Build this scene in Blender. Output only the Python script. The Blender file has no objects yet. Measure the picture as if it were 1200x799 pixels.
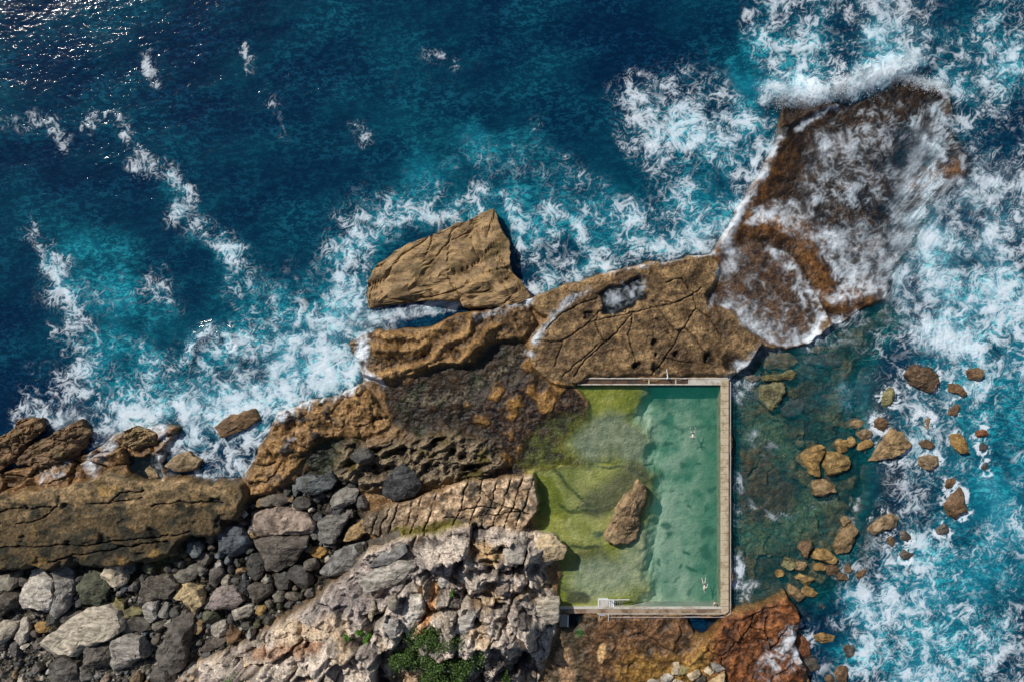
import bpy, bmesh, math, random
import numpy as np
from mathutils import Vector, Matrix
random.seed(7)
RNG = np.random.default_rng(11)
S = 0.125            # metres per map unit
H = 110.0            # camera height
CX, CY = 600.0, 399.5
scene = bpy.context.scene
COL = scene.collection
F = np.float32

# ------------------------------------------------------------------ helpers
def place(px, py, z=0.0):
    k = S * (H - z) / H
    return Vector(((px - CX) * k, (CY - py) * k, z))

def sm(a, b, x):
    t = np.clip((x - a) / (b - a), 0, 1)
    return t * t * (3 - 2 * t)

def lerp(a, b, t):
    return a + (b - a) * t

_P = np.random.default_rng(5).permutation(256).astype(np.int32)
_P = np.concatenate([_P, _P, _P])
_A = np.random.default_rng(6).random(256) * 2 * np.pi
_GX, _GY = np.cos(_A).astype(F), np.sin(_A).astype(F)

def perlin(x, y, seed=0):
    xf = np.floor(x); yf = np.floor(y)
    xi = (xf.astype(np.int32) + seed * 37) & 255
    yi = (yf.astype(np.int32) + seed * 91) & 255
    fx = (x - xf).astype(F); fy = (y - yf).astype(F)
    u = fx * fx * fx * (fx * (fx * 6 - 15) + 10); v = fy * fy * fy * (fy * (fy * 6 - 15) + 10)
    def g(ix, iy, dx, dy):
        h = _P[_P[ix] + iy]
        return _GX[h] * dx + _GY[h] * dy
    xi1 = (xi + 1) & 255; yi1 = (yi + 1) & 255
    a = g(xi, yi, fx, fy); b = g(xi1, yi, fx - 1, fy)
    c = g(xi, yi1, fx, fy - 1); d = g(xi1, yi1, fx - 1, fy - 1)
    return lerp(lerp(a, b, u), lerp(c, d, u), v) * 1.5

def fbm(u, v, sc, octv=4, seed=0, gain=0.5, ridged=False):
    o = 0; a = 1.0; t = 0
    for i in range(octv):
        n = perlin(u / sc, v / sc, seed + i * 3)
        if ridged: n = 1 - 2 * np.abs(n)
        o = o + n * a; t += a; a *= gain; sc *= 0.5
    return o / t

def worley(u, v, sc, seed=0):
    """F1, F2, random per cell, offset to the cell centre"""
    x = u / sc; y = v / sc
    xi = np.floor(x).astype(np.int32); yi = np.floor(y).astype(np.int32)
    f1 = np.full(x.shape, 9.0, F); f2 = f1.copy()
    rid = np.zeros(x.shape, np.int32); ox = np.zeros(x.shape, F); oy = ox.copy()
    for dx in (-1, 0, 1):
        for dy in (-1, 0, 1):
            h = _P[_P[(xi + dx + seed * 17) & 255] + ((yi + dy + seed * 29) & 255)]
            jx = (_P[h + 31] / 255.0).astype(F); jy = (_P[h + 97] / 255.0).astype(F)
            ex = (x - (xi + dx + jx)).astype(F); ey = (y - (yi + dy + jy)).astype(F)
            d = ex * ex + ey * ey
            c = d < f1
            f2 = np.where(c, f1, np.minimum(f2, d))
            f1 = np.where(c, d, f1); rid = np.where(c, h, rid)
            ox = np.where(c, ex, ox); oy = np.where(c, ey, oy)
    return np.sqrt(f1), np.sqrt(f2), rid, ox, oy

def blocks(u, v, sc, seed=0, tilt=1.0):
    """fractured blocks: every cell has its own level and tilt; returns height (-1..1) and crack distance"""
    f1, f2, rid, ox, oy = worley(u, v, sc, seed)
    r = _P[rid + 11] / 255.0; a = _P[rid + 53] / 255.0 * 6.283
    return ((r - .5) * 1.2 + tilt * (ox * np.cos(a) + oy * np.sin(a))).astype(F), f2 - f1

# coarse authoring lattice for outlines
LU0, LV0, LS = -240.0, -200.0, 3.0
LNU, LNV = 561, 401
LU, LV = np.meshgrid(LU0 + LS * np.arange(LNU), LV0 + LS * np.arange(LNV))
LU = LU.astype(F); LV = LV.astype(F)

def _segd(pts, closed):
    d = np.full(LU.shape, 1e12, F)
    n = len(pts)
    for i in range(n if closed else n - 1):
        ax, ay = pts[i]; bx, by = pts[(i + 1) % n]
        dx, dy = bx - ax, by - ay
        L = dx * dx + dy * dy + 1e-9
        t = np.clip(((LU - ax) * dx + (LV - ay) * dy) / L, 0, 1)
        ex = LU - ax - t * dx; ey = LV - ay - t * dy
        d = np.minimum(d, ex * ex + ey * ey)
    return np.sqrt(d)

def poly(pts):
    d = _segd(pts, True)
    ins = np.zeros(LU.shape, bool)
    n = len(pts)
    for i in range(n):
        ax, ay = pts[i]; bx, by = pts[(i + 1) % n]
        if ay == by: continue
        c = (LV < ay) != (LV < by)
        ins ^= c & (LU < (bx - ax) * (LV - ay) / (by - ay) + ax)
    return np.where(ins, -d, d)

def line(pts):
    if len(pts) == 1: pts = [pts[0], (pts[0][0] + .01, pts[0][1])]
    return _segd(pts, False)

def lat(a, u, v):
    x = np.clip((u - LU0) / LS, 0, LNU - 1.001); y = np.clip((v - LV0) / LS, 0, LNV - 1.001)
    i = x.astype(np.int32); j = y.astype(np.int32)
    fx = (x - i).astype(F); fy = (y - j).astype(F)
    return lerp(lerp(a[j, i], a[j, i + 1], fx), lerp(a[j + 1, i], a[j + 1, i + 1], fx), fy)

def lin(r, g, b):
    f = lambda c: ((c / 255 + .055) / 1.055) ** 2.4 if c > 10 else c / 255 / 12.92
    return (f(r), f(g), f(b))

# ------------------------------------------------------------------ outlines of the place (map units)
LAND = poly([(-240,560),(-30,548),(40,550),(100,533),(130,512),(180,498),(210,503),(203,528),(185,545),(200,560),(255,562),(282,560),(300,535),(312,510),(322,488),
    (365,473),(425,452),(412,400),(440,388),(500,383),(545,368),(620,352),(700,322),(760,309),(835,298),(868,240),(890,205),(914,160),(915,118),(945,122),
    (1000,126),(1045,104),(1104,108),(1112,132),(1098,150),(1130,185),(1128,205),(1085,235),(1065,285),(1042,312),(1035,345),(1000,368),
    (975,382),(945,404),(905,408),(888,402),(875,430),(856,443),(856,722),(806,722),(812,742),(832,746),(858,716),(880,712),(922,694),(938,722),(932,758),(950,800),(960,1000),(-240,1000)])
LEDGE = poly([(-240,580),(0,582),(30,574),(70,572),(105,560),(130,551),(165,556),(240,560),(283,560),(291,582),(288,604),(262,610),(268,622),(215,634),(190,658),(140,664),(60,668),(0,664),(-240,664)])
INLETF = poly([(190,530),(210,505),(250,490),(322,470),(318,500),(300,535),(282,560),(200,560)])
BROWN_L = poly([(290,560),(312,510),(325,480),(370,470),(425,450),(440,470),(460,500),(430,510),(380,520),(350,545),(330,570),(295,585)])
SHELF = poly([(612,352),(700,322),(760,309),(835,298),(850,318),(845,350),(880,385),(892,402),(876,430),(852,440),(690,440),(672,452),(648,450),(622,428),(618,400),(640,372)])
LOBES = poly([(408,400),(440,388),(500,383),(560,366),(618,352),(630,378),(612,398),(570,400),(560,425),(520,425),(485,440),(450,445),(425,440),(418,420)])
BASIN = poly([(445,452),(480,446),(505,432),(560,424),(575,402),(612,396),(622,428),(645,452),(672,452),(690,490),(640,540),(610,556),(560,560),(520,540),(490,512),(462,500)])
ORANGE = poly([(575,455),(620,440),(650,455),(668,452),(680,480),(640,500),(612,540),(585,530),(560,500),(548,480)])
ALGAE = poly([(612,545),(622,510),(650,490),(690,480),(705,500),(715,530),(690,545),(650,552)])
DARKCH = poly([(352,535),(378,515),(420,512),(440,530),(430,560),(400,572),(365,560)])
POOL = poly([(672,448),(848,448),(848,713),(655,713),(655,690),(660,672),(650,650),(632,632),(625,605),(620,575),(618,553),(650,548),(690,545),(660,520),(690,490),(690,470)])
POOLDEEP = poly([(755,440),(900,440),(900,720),(735,720),(765,690),(758,655),(764,615),(770,560),(758,530),(764,510),(748,485),(758,462)])
BED = poly([(424,620),(432,600),(470,588),(540,566),(626,554),(632,590),(616,622),(560,628),(500,634),(470,640)])
OUTCROP = poly([(430,640),(470,632),(510,626),(560,614),(612,622),(650,626),(664,642),(650,658),(636,668),(648,690),(655,700),(652,740),(640,770),(632,800),(640,1000),(160,1000),(205,800),(240,772),(315,738),(372,700),(420,662)])
SOUTHB = poly([(655,722),(806,722),(812,742),(806,799),(800,1000),(640,1000),(640,790),(655,750)])
REDR = poly([(806,775),(826,750),(850,722),(880,714),(920,696),(936,722),(930,756),(945,780),(940,800),(945,1000),(790,1000)])
BOULD = poly([(-240,668),(0,664),(130,664),(190,655),(215,634),(268,622),(290,590),(330,575),(360,550),(420,565),(428,610),(430,640),(380,690),(310,738),(200,790),(180,1000),(-240,1000)])
NEPLAT = poly([(835,298),(868,240),(890,205),(914,160),(915,118),(945,122),(1000,126),(1045,104),(1104,108),(1112,132),(1098,150),(1130,185),(1128,205),(1085,235),(1065,285),(1042,312),(1035,345),(1000,368),
    (975,382),(960,350),(930,300),(890,285),(850,318)])
FAN = poly([(848,296),(880,284),(915,290),(940,312),(952,340),(966,372),(955,395),(925,410),(900,402),(878,386),(855,362),(832,356),(828,345),(842,325)])
SHALLOW = poly([(850,440),(880,405),(930,405),(985,380),(1040,352),(1062,375),(1030,410),(1020,450),(1030,520),(1020,600),(995,680),(960,705),(920,695),(880,714),(850,725)])
EASTBOULD = poly([(1010,430),(1060,420),(1150,430),(1165,520),(1140,600),(1080,650),(1010,690),(990,640),(1020,560),(1000,480)])
TPOOL1 = poly([(702,346),(716,338),(730,335),(740,326),(751,325),(750,338),(756,350),(744,353),(741,361),(722,366),(706,367),(708,356)])
TPOOL2 = poly([(150,536),(186,534),(190,560),(174,564),(154,556)])
TPOOL3 = poly([(667,720),(682,720),(682,732),(667,734)])
SHELFCR = [[(628,398),(660,400),(690,378),(742,366),(800,352),(822,338)],[(742,366),(722,390),(690,418),(672,440)],[(742,366),(738,392),(745,430)],[(690,378),(700,366),(712,362)],
    [(712,362),(733,366)],[(733,366),(735,340)],[(780,330),(798,328),(812,342),(816,362),(800,385),(780,420),(760,442)],[(775,352),(795,355),(812,345)],[(816,362),(832,372),(845,395)],[(800,385),(818,398),(826,415)],
    [(700,405),(660,440)],[(660,400),(650,430)],[(700,366),(698,380),(708,400),(722,390)],[(780,420),(812,425)],[(764,352),(790,385),(800,392)],[(640,385),(660,365),(700,350)]]
BEDCR = []
for x0 in (452, 462, 471, 488, 496, 512, 545, 562, 578, 592, 606, 618): BEDCR.append([(x0 + 8, 556), (x0 - 2, 585), (x0 - 18, 632)])
BEDCR += [[(520,608),(560,606),(612,598)],[(536,598),(580,594)],[(560,570),(575,588),(620,600)]]
LEDGECR = ([p for p in ([(20,614),(50,606),(68,592),(70,580)],[(98,590),(130,588),(165,583)],[(0,642),(60,640),(110,637),(160,632),(225,622)],[(175,594),(215,586),(260,590)],[(60,655),(150,640),(200,630)],[(128,588),(142,577),(170,575)],[(0,600),(30,594),(60,596)])])
REDCR = ([p for p in ([(846,768),(868,748),(880,735),(880,718)],[(880,735),(895,740),(905,760)],[(895,740),(902,715)],[(850,790),(844,768),(830,760)],[(862,727),(890,715)],[(905,760),(920,735)])])
LIPS = np.minimum.reduce([line(p) for p in ([(420,438),(450,440),(480,432),(508,422),(520,404),(545,392),(560,370)],[(440,410),(470,412),(500,402)],[(505,432),(535,424),(560,405),(580,382)],[(445,395),(490,396),(520,384)])])
SPOTS = [(581,463,7),(585,455,5),(604,474,8),(622,458,6),(630,462,5),(566,495,6),(562,487,4),(600,490,6),(598,508,5),(590,540,8),(545,475,4),(618,430,6),(640,470,12),(655,452,9),(610,522,5)]
SPOT = np.min([line([(a,b)]) - r for a, b, r in SPOTS], axis=0)
NERIDGE = line([(915,150),(935,140),(960,128),(980,125)])
NEEDGE = line([(836,300),(868,240),(890,205),(914,162)])
SEAMD = line([(1050,250),(960,240),(940,262)])

class Ctx:
    def __init__(s, u, v):
        s.u = u.astype(F); s.v = v.astype(F)
        s.wx = fbm(s.u, s.v, 24, 3, 1); s.wy = fbm(s.u, s.v, 24, 3, 2)
        s.fx = perlin(s.u / 5, s.v / 5, 3); s.fy = perlin(s.u / 5, s.v / 5, 4)
    def d(s, sdf, w=5.0):
        return lat(sdf, s.u + s.wx * w, s.v + s.wy * w)
    def ld(s, lines, w=3.0):
        u = s.u + s.wx * w + s.fx * .8; v = s.v + s.wy * w + s.fy * .8; out = np.full(u.shape, 99, F)
        for p in lines:
            for (ax, ay), (bx, by) in zip(p[:-1], p[1:]):
                k = (u > min(ax, bx) - 5) & (u < max(ax, bx) + 5) & (v > min(ay, by) - 5) & (v < max(ay, by) + 5)
                if not k.any(): continue
                x, y = u[k], v[k]; dx, dy = bx - ax, by - ay
                t = np.clip(((x - ax) * dx + (y - ay) * dy) / (dx * dx + dy * dy + 1e-9), 0, 1)
                out[k] = np.minimum(out[k], np.hypot(x - ax - t * dx, y - ay - t * dy))
        return out
    def m(s, sdf, e=2.0, w=5.0, off=0.0):
        return sm(e, -e, s.d(sdf, w) + off)

def terrain(c, full=True):
    u, v = c.u, c.v
    n60 = fbm(u, v, 60, 4, 10); n25 = fbm(u, v, 25, 4, 14); n9 = fbm(u, v, 9, 3, 18); n3 = fbm(u, v, 3.2, 2, 22)
    rid = fbm(u + c.wx * 6, v + c.wy * 6, 22, 4, 26, ridged=True)
    h = np.full(u.shape, -9.0, F)
    dl = c.d(LAND, 6)
    h = np.maximum(h, -1.4 - np.maximum(dl, 0) * 0.10 + n25 * .6)
    C = [np.zeros(u.shape, F) for _ in range(3)]
    def paint(m, a, b=None, t=None):
        for i in range(3):
            x = a[i] if b is None else lerp(a[i], b[i], t)
            C[i] = lerp(C[i], x, m)
    def up(n, k=1.2): return np.clip(.5 + n * k, 0, 1)
    paint(1.0, (.05,.055,.03), (.13,.10,.055), up(n25))
    # shallows east of the pool, seabed between the eastern boulders
    m = c.m(SHALLOW, 30, 14); hb, ck = blocks(u + c.wx * 12, v + c.wy * 12, 30, 23, 1.0); h = lerp(h, -1.0 + .35 * n25 + .16 * n9 + .3 * hb - .06 * sm(.1, 0, ck), m)
    paint(m, (.03,.045,.028), (.16,.14,.07), up(n25 * .5 + n9 * .5 + hb * .5, 1.3)); paint(m * sm(.08, 0, ck) * .2, (.015,.02,.015))
    gr = np.maximum(sm(30, 5, c.d(line([(870,632),(915,628),(940,610),(960,585)]), 6)), sm(20, 4, c.d(line([(880,510),(905,500),(925,530)]), 6)))
    paint(m * gr, (.07,.13,.075), (.12,.17,.09), up(n9))
    br = sm(38, 18, c.d(line([(880,560),(905,580),(885,585)]), 14)); paint(m * br * .85, (.07,.045,.022), (.14,.09,.045), up(n9))
    br = sm(26, 10, c.d(line([(955,450),(945,475)]), 14)); paint(m * br * .6, (.03,.03,.022))
    m = c.m(EASTBOULD, 25, 14); h = np.maximum(h, lerp(-9, -1.7 + .8 * n25, m))
    # land
    ee = lerp(3.0, 15.0, sm(990, 1060, u) * sm(400, 330, v)); ml = sm(ee * 1.4, -ee * .6, dl)
    h = lerp(h, np.maximum(1.0 + .5 * n25, .15), ml)
    brn = lambda k=1.0: ((.085*k,.052*k,.027*k), (.22*k,.14*k,.07*k))
    paint(ml, *brn(), up(n25 * .6 + rid * .4))
    # broken rock of the surf zone
    m = ml * sm(250, 215, u) * sm(478, 490, v) * (1 - c.m(LEDGE, 3, 7)); hz, kz = blocks(u * .8 + v * .5 + c.wx * 8, v + c.wy * 8 - u * .15, 24, 21, 1.4)
    h = lerp(h, .75 + .75 * hz + .55 * rid + .35 * n25 + .15 * n9 - .5 * sm(.1, 0, kz), m); paint(m, (.05,.03,.017), (.22,.135,.065), up(rid * .5 + n9 * .6 + hz * .2 - .1))
    # tan ledge (bedded)
    st = fbm(u + n60 * 40, v + n60 * 26 + n25 * 8 + u * .06, 1, 1, 0) * 0
    sv = v + .05 * u + n60 * 22 + n25 * 7
    strat = fbm(u * .16, sv, 7.5, 3, 31)
    m = c.m(LEDGE, 2.0, 7)
    lev = np.clip((sv - 560) / 75, 0, 1)
    stp = lev * 3 + n60 * .5; fl = np.floor(stp); stp = lerp(stp, fl + sm(.8, 1.0, stp - fl), .35)
    hol = sm(.22, .5, fbm(u, v * 1.4, 34, 3, 36) + .4 * lev - .26)
    hl = 2.3 + .95 * stp / 3 * 1.6 + .09 * strat + .34 * n25 + .12 * n9 + .05 * n3 + .15 * rid - .6 * hol
    cr = sm(1.1, .15, c.ld(LEDGECR, 5)); hl = hl - .6 * cr
    h = lerp(h, hl, m)
    paint(m, (.10,.075,.042), (.30,.225,.135), up(strat * .45 + n9 * .4 + n25 * .4 - lev * .8 + .15))
    paint(m * sm(.05, .45, fbm(u * .55 + 70, v * 1.2 + u * .1, 30, 4, 37) + n9 * .15) * .6, (.085,.075,.052))
    paint(m * sm(0.22, .5, fbm(u, v, 28, 3, 39)) * .5, (.26,.17,.05))
    paint(m * sm(.1, .38, fbm(u, v * 1.6, 26, 4, 35) + .34 * lev - .16) * .9, (.03,.032,.022)); paint(m * hol * .75, (.025,.03,.028)); paint(m * cr * .8, (.03,.022,.015))
    # dark weed between ledge and surf
    # brown left block
    m = c.m(BROWN_L, 2.5, 7); hb, ck = blocks(u + c.wx * 8, v + c.wy * 8, 26, 3)
    h = lerp(h, 1.5 + .6 * hb + .5 * rid + .8 * n25 + .2 * n9 + .08 * n3 - .25 * sm(.08, 0, ck), m)
    paint(m, (.065,.038,.018), (.26,.165,.078), up(rid * .6 + n9 * .5)); paint(m * sm(.12, .42, n25 + n9 * .5), (.03,.024,.02))
    # shelf with polygonal cracks
    m = c.m(SHELF, 2.0, 4); tilt = (v - 330) / 110
    cr = sm(.95, .1, c.ld(SHELFCR, 3.0))
    f1, f2, rr, ox, oy = worley(u + c.wx * 20, v + c.wy * 20, 38, 5)
    cr2 = sm(.03, .006, f2 - f1) * sm(.12, .4, n60 + n25 * .5)
    hs = 2.5 - .8 * tilt - 1.5 * sm(785, 850, u) * sm(400, 330, v) + .22 * n25 + .14 * n9 + .10 * rid + .05 * n3 - .42 * np.maximum(cr, cr2 * .5) + ((rr % 7) / 7 - .5) * .2 - .35*sm(12,0,c.d(SHELF,4)+12)*0
    h = lerp(h, hs, m)
    paint(m, (.085,.054,.026), (.285,.20,.112), up(n25 * .55 + n9 * .5 + rid * .3 - .1 + (rr % 5 - 2) * .04)); paint(m * sm(16, 2, np.abs(c.d(SHELF, 5) + 6)) * sm(-.2, .3, n25) * sm(345, 325, v) * .6, (.36,.25,.14))
    paint(m * sm(.0, .4, fbm(u, v, 45, 4, 46) + n9 * .25) * .75, (.07,.042,.022)); paint(m * sm(.15, .4, fbm(u * .8, v * 1.3, 13, 3, 47)) * .5, (.045,.036,.02)); paint(m * np.maximum(cr, cr2) * .7, (.045,.032,.018))
    for (a, b, r) in ((769,400,6),(767,417,3),(690,370,7),(770,433,9),(745,428,7),(860,425,16),(795,415,5),(832,420,10)):
        q = sm(r, r * .4, np.hypot(u + c.wx * 7 - a, v + c.wy * 7 - b)); h = h - .7 * q * m; paint(q * m * .85, (.022,.018,.013))
    # scalloped lobes
    m = c.m(LOBES, 2.0, 5); lp = c.d(LIPS, 6)
    h = lerp(h, 1.2 + .9 * np.exp(-(lp / 5) ** 2) + .7 * n25 + .35 * n9 + .35 * rid + .08 * n3 + .5 * sm(20, 60, u - 500), m)
    paint(m, (.055,.034,.018), (.27,.175,.085), up(np.exp(-(lp / 5) ** 2) * .7 - .25 + n9 * .6 + rid * .3))
    paint(m * sm(.05, .35, n25 + .4 * n9) * .85, (.045,.028,.014))
    paint(m * sm(5, 1, np.abs(lp - 5)) * sm(-.1, .3, n25) * .4, (.30,.17,.05))
    # dark weedy basin
    m = c.m(BASIN, 4.0, 7); h = lerp(h, .75 + .25 * n25 + .18 * n9 + .06 * n3, m)
    paint(m, (.016,.012,.008), (.066,.042,.022), up(n9 * .6 + n25 * .6)); paint(m * sm(.05, .4, fbm(u, v, 38, 3, 48)) * .6, (.012,.012,.011))
    paint(m * sm(.08, .4, fbm(u, v, 26, 3, 44)) * .75, (.022,.035,.012))
    q = c.d(line([(610,410),(595,430),(560,455),(520,468),(480,470)]), 7)
    paint(m * sm(11, 0, np.abs(q)) * sm(-.35, .5, n3 + n9 * .6) * .8, (.17,.16,.12))
    m2 = m * c.m(ORANGE, 8, 8); h = h + .35 * m2
    paint(m2, (.018,.012,.012), (.10,.062,.033), up(n9 + n3 * .6 - .15))
    sp = sm(2.6, -2.2, c.d(SPOT, 9) + n9 * 6 + n3 * 2); h = h + .3 * sp * sm(500, 520, u); paint(sp * sm(500, 520, u) * .9, (.15,.08,.022), (.32,.19,.065), up(n9))
    m = c.m(ALGAE, 9, 9); h = lerp(h, .88 + .2 * n25 + .1 * n9, m)
    paint(m, (.035,.04,.022), (.10,.125,.03), up(n9 * .8 + n25 * .6)); paint(m * sm(.0, .4, n25 - .1), (.055,.04,.03))
    m = c.m(DARKCH, 6, 7); h = lerp(h, .55 + .3 * n9, m); paint(m, (.012,.014,.012), (.035,.045,.018), up(n25 + n9 * .4))
    # rough dark rock south of the basin
    RG = sm(38, 18, c.d(line([(420,545),(470,540),(530,535),(560,545)]), 10)) * (1 - sm(4,-4,c.d(BED,4)))
    rgd = fbm(u + v * .6 + c.wx * 8, v * 1.5 + c.wy * 8, 30, 5, 57, ridged=True); h = lerp(h, 1.0 + 2.6 * rgd + .35 * n9 + .1 * n3, RG); paint(RG, (.02,.02,.019), (.20,.165,.12), up(rgd * 1.1 + n9 * .5 - .35, 1.1)); paint(RG * sm(.1, .4, n25), (.09,.075,.02))
    # pool floor
    pe = lerp(2.0, 13.0, sm(708, 680, u) * sm(470, 490, v) * sm(560, 540, v)); dpl = c.d(POOL, 3.5); mp = sm(pe, -pe, dpl); dp = c.m(POOLDEEP, 12, 10); inpool = mp
    east = sm(640, 700, u)
    shal = .50 + .16 * n60 - .06 * n25
    e1 = c.m(poly([(618,552),(690,545),(735,545),(760,560),(725,600),(715,620),(690,600),(668,600),(650,560)]), 2, 6); 
    e2 = c.m(poly([(668,600),(690,602),(715,596),(740,580),(765,560),(760,620),(700,640),(668,630),(660,610)]), 2, 6)
    floor = lerp(shal + .12 * e1 - .10 * e2, -1.35 + .22 * n25, dp)
    floor = np.where(v < 545, lerp(floor, .35 + .1 * n25, (1 - dp) * .8), floor)
    floor = floor + .02 * n9
    h = lerp(h, floor, mp)
    ys = (.19,.21,.045)
    paint(mp, (.10,.125,.008), (.27,.28,.035), up(n60 * .8 + n9 * .3 + n25 * .3))
    paint(mp * sm(.05,.4,n60+n25*.3)*.5, (.33,.34,.13))
    paint(mp * np.maximum(e1, e2) * (1 - dp) * .55, (.24,.26,.085), (.36,.37,.17), up(n25 + n9 * .3))
    cl = np.min([c.d(line(p), 4) for p in ([(648,548),(668,572),(690,590)],[(690,590),(668,600),(655,590)],[(668,600),(700,597),(722,588)],[(690,545),(735,548),(760,560)],[(672,470),(700,495),(745,482),(758,462)],[(660,540),(715,540),(716,528)],[(755,660),(762,600),(768,560)],[(668,640),(700,640)],[(700,690),(690,700),(660,690)])], axis=0)
    paint(mp * sm(2.8, .5, cl) * .85 * (1 - dp), (.03,.042,.012)); paint(mp * sm(9, 2, cl) * sm(-.1, .4, n25) * .5 * (1 - dp), (.06,.075,.02))
    q = sm(34, 10, c.d(line([(690,520),(720,505),(740,520)]), 8)); paint(mp * q * (1 - dp) * .85, (.15,.18,.13), (.24,.27,.21), up(n9))
    q = sm(26, 8, c.d(line([(700,590),(725,575),(750,555)]), 8)); paint(mp * q * .75, (.05,.05,.035), (.10,.09,.06), up(n9))
    q = sm(24, 8, c.d(line([(690,655),(705,662),(718,668)]), 8)); paint(mp * q * .6, (.06,.055,.04))
    q = sm(34, 10, c.d(line([(690,680),(740,672),(755,640)]), 8)); paint(mp * q * .8, (.20,.25,.17), (.30,.34,.24), up(n9))
    q = sm(9, 4, c.d(line([(670,700),(685,702)]), 4)); paint(mp * q * .8, (.05,.04,.025))
    paint(mp * dp, (.12,.30,.18), (.60,.78,.56), up(n25 * .8 + n60 * .4 + n9 * .45)); paint(mp * dp * sm(.02, .35, fbm(u, v * .8, 48, 4, 63)) * .7, (.66,.80,.60)); paint(mp * dp * sm(.12, .4, fbm(u + 31, v, 36, 4, 64)) * .55, (.06,.20,.12)); paint(mp * sm(40, 6, np.abs(u - 775)) * dp * sm(560, 620, v) * .5, (.55,.68,.5)); paint(mp * dp * sm(480, 450, v) * .7, (.03,.13,.13)); paint(mp * dp * sm(806, 842, u + n25 * 22) * .75, (.06,.22,.13))
    for (a, b, r) in ((700,625,8),(781,524,5),(786,522,4),(819,547,3),(785,617,8),(788,628,6),(835,625,10),(830,648,10),(773,612,4),(805,668,4),(773,662,3),(815,670,5),(828,675,3),(777,468,17),(812,595,4),(806,650,4),(838,575,6)):
        q = sm(r, r * .35, np.hypot(u + c.wx * 10 - a, v + c.wy * 10 - b)); paint(q * mp * .8, (.035,.075,.05))
    paint(mp * dp * sm(.12, .38, fbm(u + v * .5, v, 15, 4, 61) - .12) * .7, (.06,.12,.07))
    q = c.d(line([(775,497),(800,503),(845,500)]), 5); paint(mp * dp * sm(4, 1, q) * .6, (.06,.11,.07))
    # bedded block with parallel cracks
    m = c.m(BED, 2.0, 4); wv_ = np.clip(.75 + 1.6 * n25 + .8 * n9, .25, 2.2); cr = sm(1.05 * wv_, .15 * wv_, c.ld(BEDCR, 5))
    h = lerp(h, 3.0 + .6 * n25 + .3 * rid + .25 * n9 - .8 * cr + sm(600, 560, v) * .0, m)
    paint(m, (.17,.115,.07), (.46,.37,.28), up(n25 * .5 + n9 * .8)); paint(m * sm(.05, .35, fbm(u, v, 20, 4, 66)) * .85, (.06,.055,.05)); paint(m * cr * .85, (.03,.022,.016)); 
    paint(m * sm(490, 440, u) * .8, (.07,.065,.055), (.16,.14,.12), up(n9))
    paint(m * sm(12, 3, c.d(line([(465,626),(500,622),(535,618)]), 6)) * .9, (.10,.10,.02), (.17,.15,.03), up(n9))
    # outcrop
    m = c.m(OUTCROP, 3.0, 7)
    b1, k1 = blocks(u * .8 + v * .35 + c.wx * 10, (v - u * .2) * .75 + c.wy * 10, 46, 7, 1.5)
    b2, k2 = blocks(u + c.wx * 6, v * .75 + c.wy * 6, 17, 9, 1.7)
    dd = np.clip(-c.d(OUTCROP, 7) / 60, 0, 1)
    rg1 = fbm(u * .62 + v * .78 + c.wx * 10, (v * .62 - u * .5) * 2.0 + c.wy * 10, 44, 5, 68, ridged=True)
    smooth = sm(40, 14, c.d(line([(385,720),(412,705),(440,680),(470,660)]), 8))
    ho = 2.6 + 3.6 * dd + 2.3 * b1 * (1 - .6 * smooth) + .42 * b2 * (1 - .75 * smooth) + 2.5 * rg1 + .28 * n9 + .12 * n3 - 1.8 * sm(.10, 0, k1) * (1 - smooth) - .22 * sm(.12, 0, k2) * (1 - smooth)
    ho = lerp(1.0 + (ho - 1.0) * .42, ho, sm(4, 40, -c.d(OUTCROP, 7) + 60 * sm(625, 590, u))); h = lerp(h, ho, m)
    t = fbm(u * .7 + v * .5, v, 34, 4, 71)
    paint(m, (.11,.092,.082), (.50,.44,.385), up(rg1 * .5 + n9 * .55 + b1 * .3 + b2 * .15 - .05))
    paint(m * sm(.0, .3, t) * .85, (.10,.088,.085), (.27,.235,.225), up(n9 + b2 * .4))
    paint(m * sm(.08, .38, fbm(u, v, 42, 4, 75)) * .65, (.28,.175,.085), (.54,.40,.24), up(n9 + b2 * .3))
    paint(m * smooth * .8, (.11,.098,.10), (.31,.275,.27), up(n9 * .8 + rg1 * .5))
    paint(m * sm(16, 6, c.d(line([(560,640),(575,655)]), 6)) * .7, (.45,.30,.14))
    paint(m * sm(8, 2, c.d(line([(510,690),(502,720),(490,745)]), 4)) * .9, (.50,.23,.08), (.60,.36,.17), up(n9))
    paint(m * sm(.12, .40, fbm(u, v, 24, 5, 79)) * .85, (.055,.048,.05))
    paint(m * sm(22, 8, c.d(line([(395,735),(340,742)]), 6)) * .55, (.58,.45,.30))
    paint(m * sm(10, 3, c.d(line([(330,755),(300,765),(370,760)]), 6)) * .6, (.30,.14,.06))
    # rounded dark-capped knob at the pool edge
    
    # boulder bed gravel
    m = c.m(BOULD, 6, 8); b3, k3 = blocks(u, v, 6.5, 12, 1.2)
    h = lerp(h, .5 + .35 * n25 + .28 * b3 - .3 * sm(.15, 0, k3) + np.clip((v - 740) / 100, 0, 1.2), m)
    paint(m, (.03,.028,.024), (.15,.138,.115), up(b3 * .6 + n3 * .4, .9)); paint(m * sm(740, 690, v) * .85, (.014,.014,.012), (.06,.05,.034), up(n9 + n3 * .4))  # upper pile blackened: shade of the gaps between boulders painted into the ground
    paint(m * sm(25, 8, c.d(line([(180,655),(205,660)]), 6)), (.16,.12,.06)); paint(m*sm(9,4,c.d(line([(192,660),(200,663)]),4)), (.09,.11,.05))
    # south brown rock
    m = c.m(SOUTHB, 3, 4); hb, ck = blocks(u + c.wx * 8, v + c.wy * 8, 34, 15)
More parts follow.
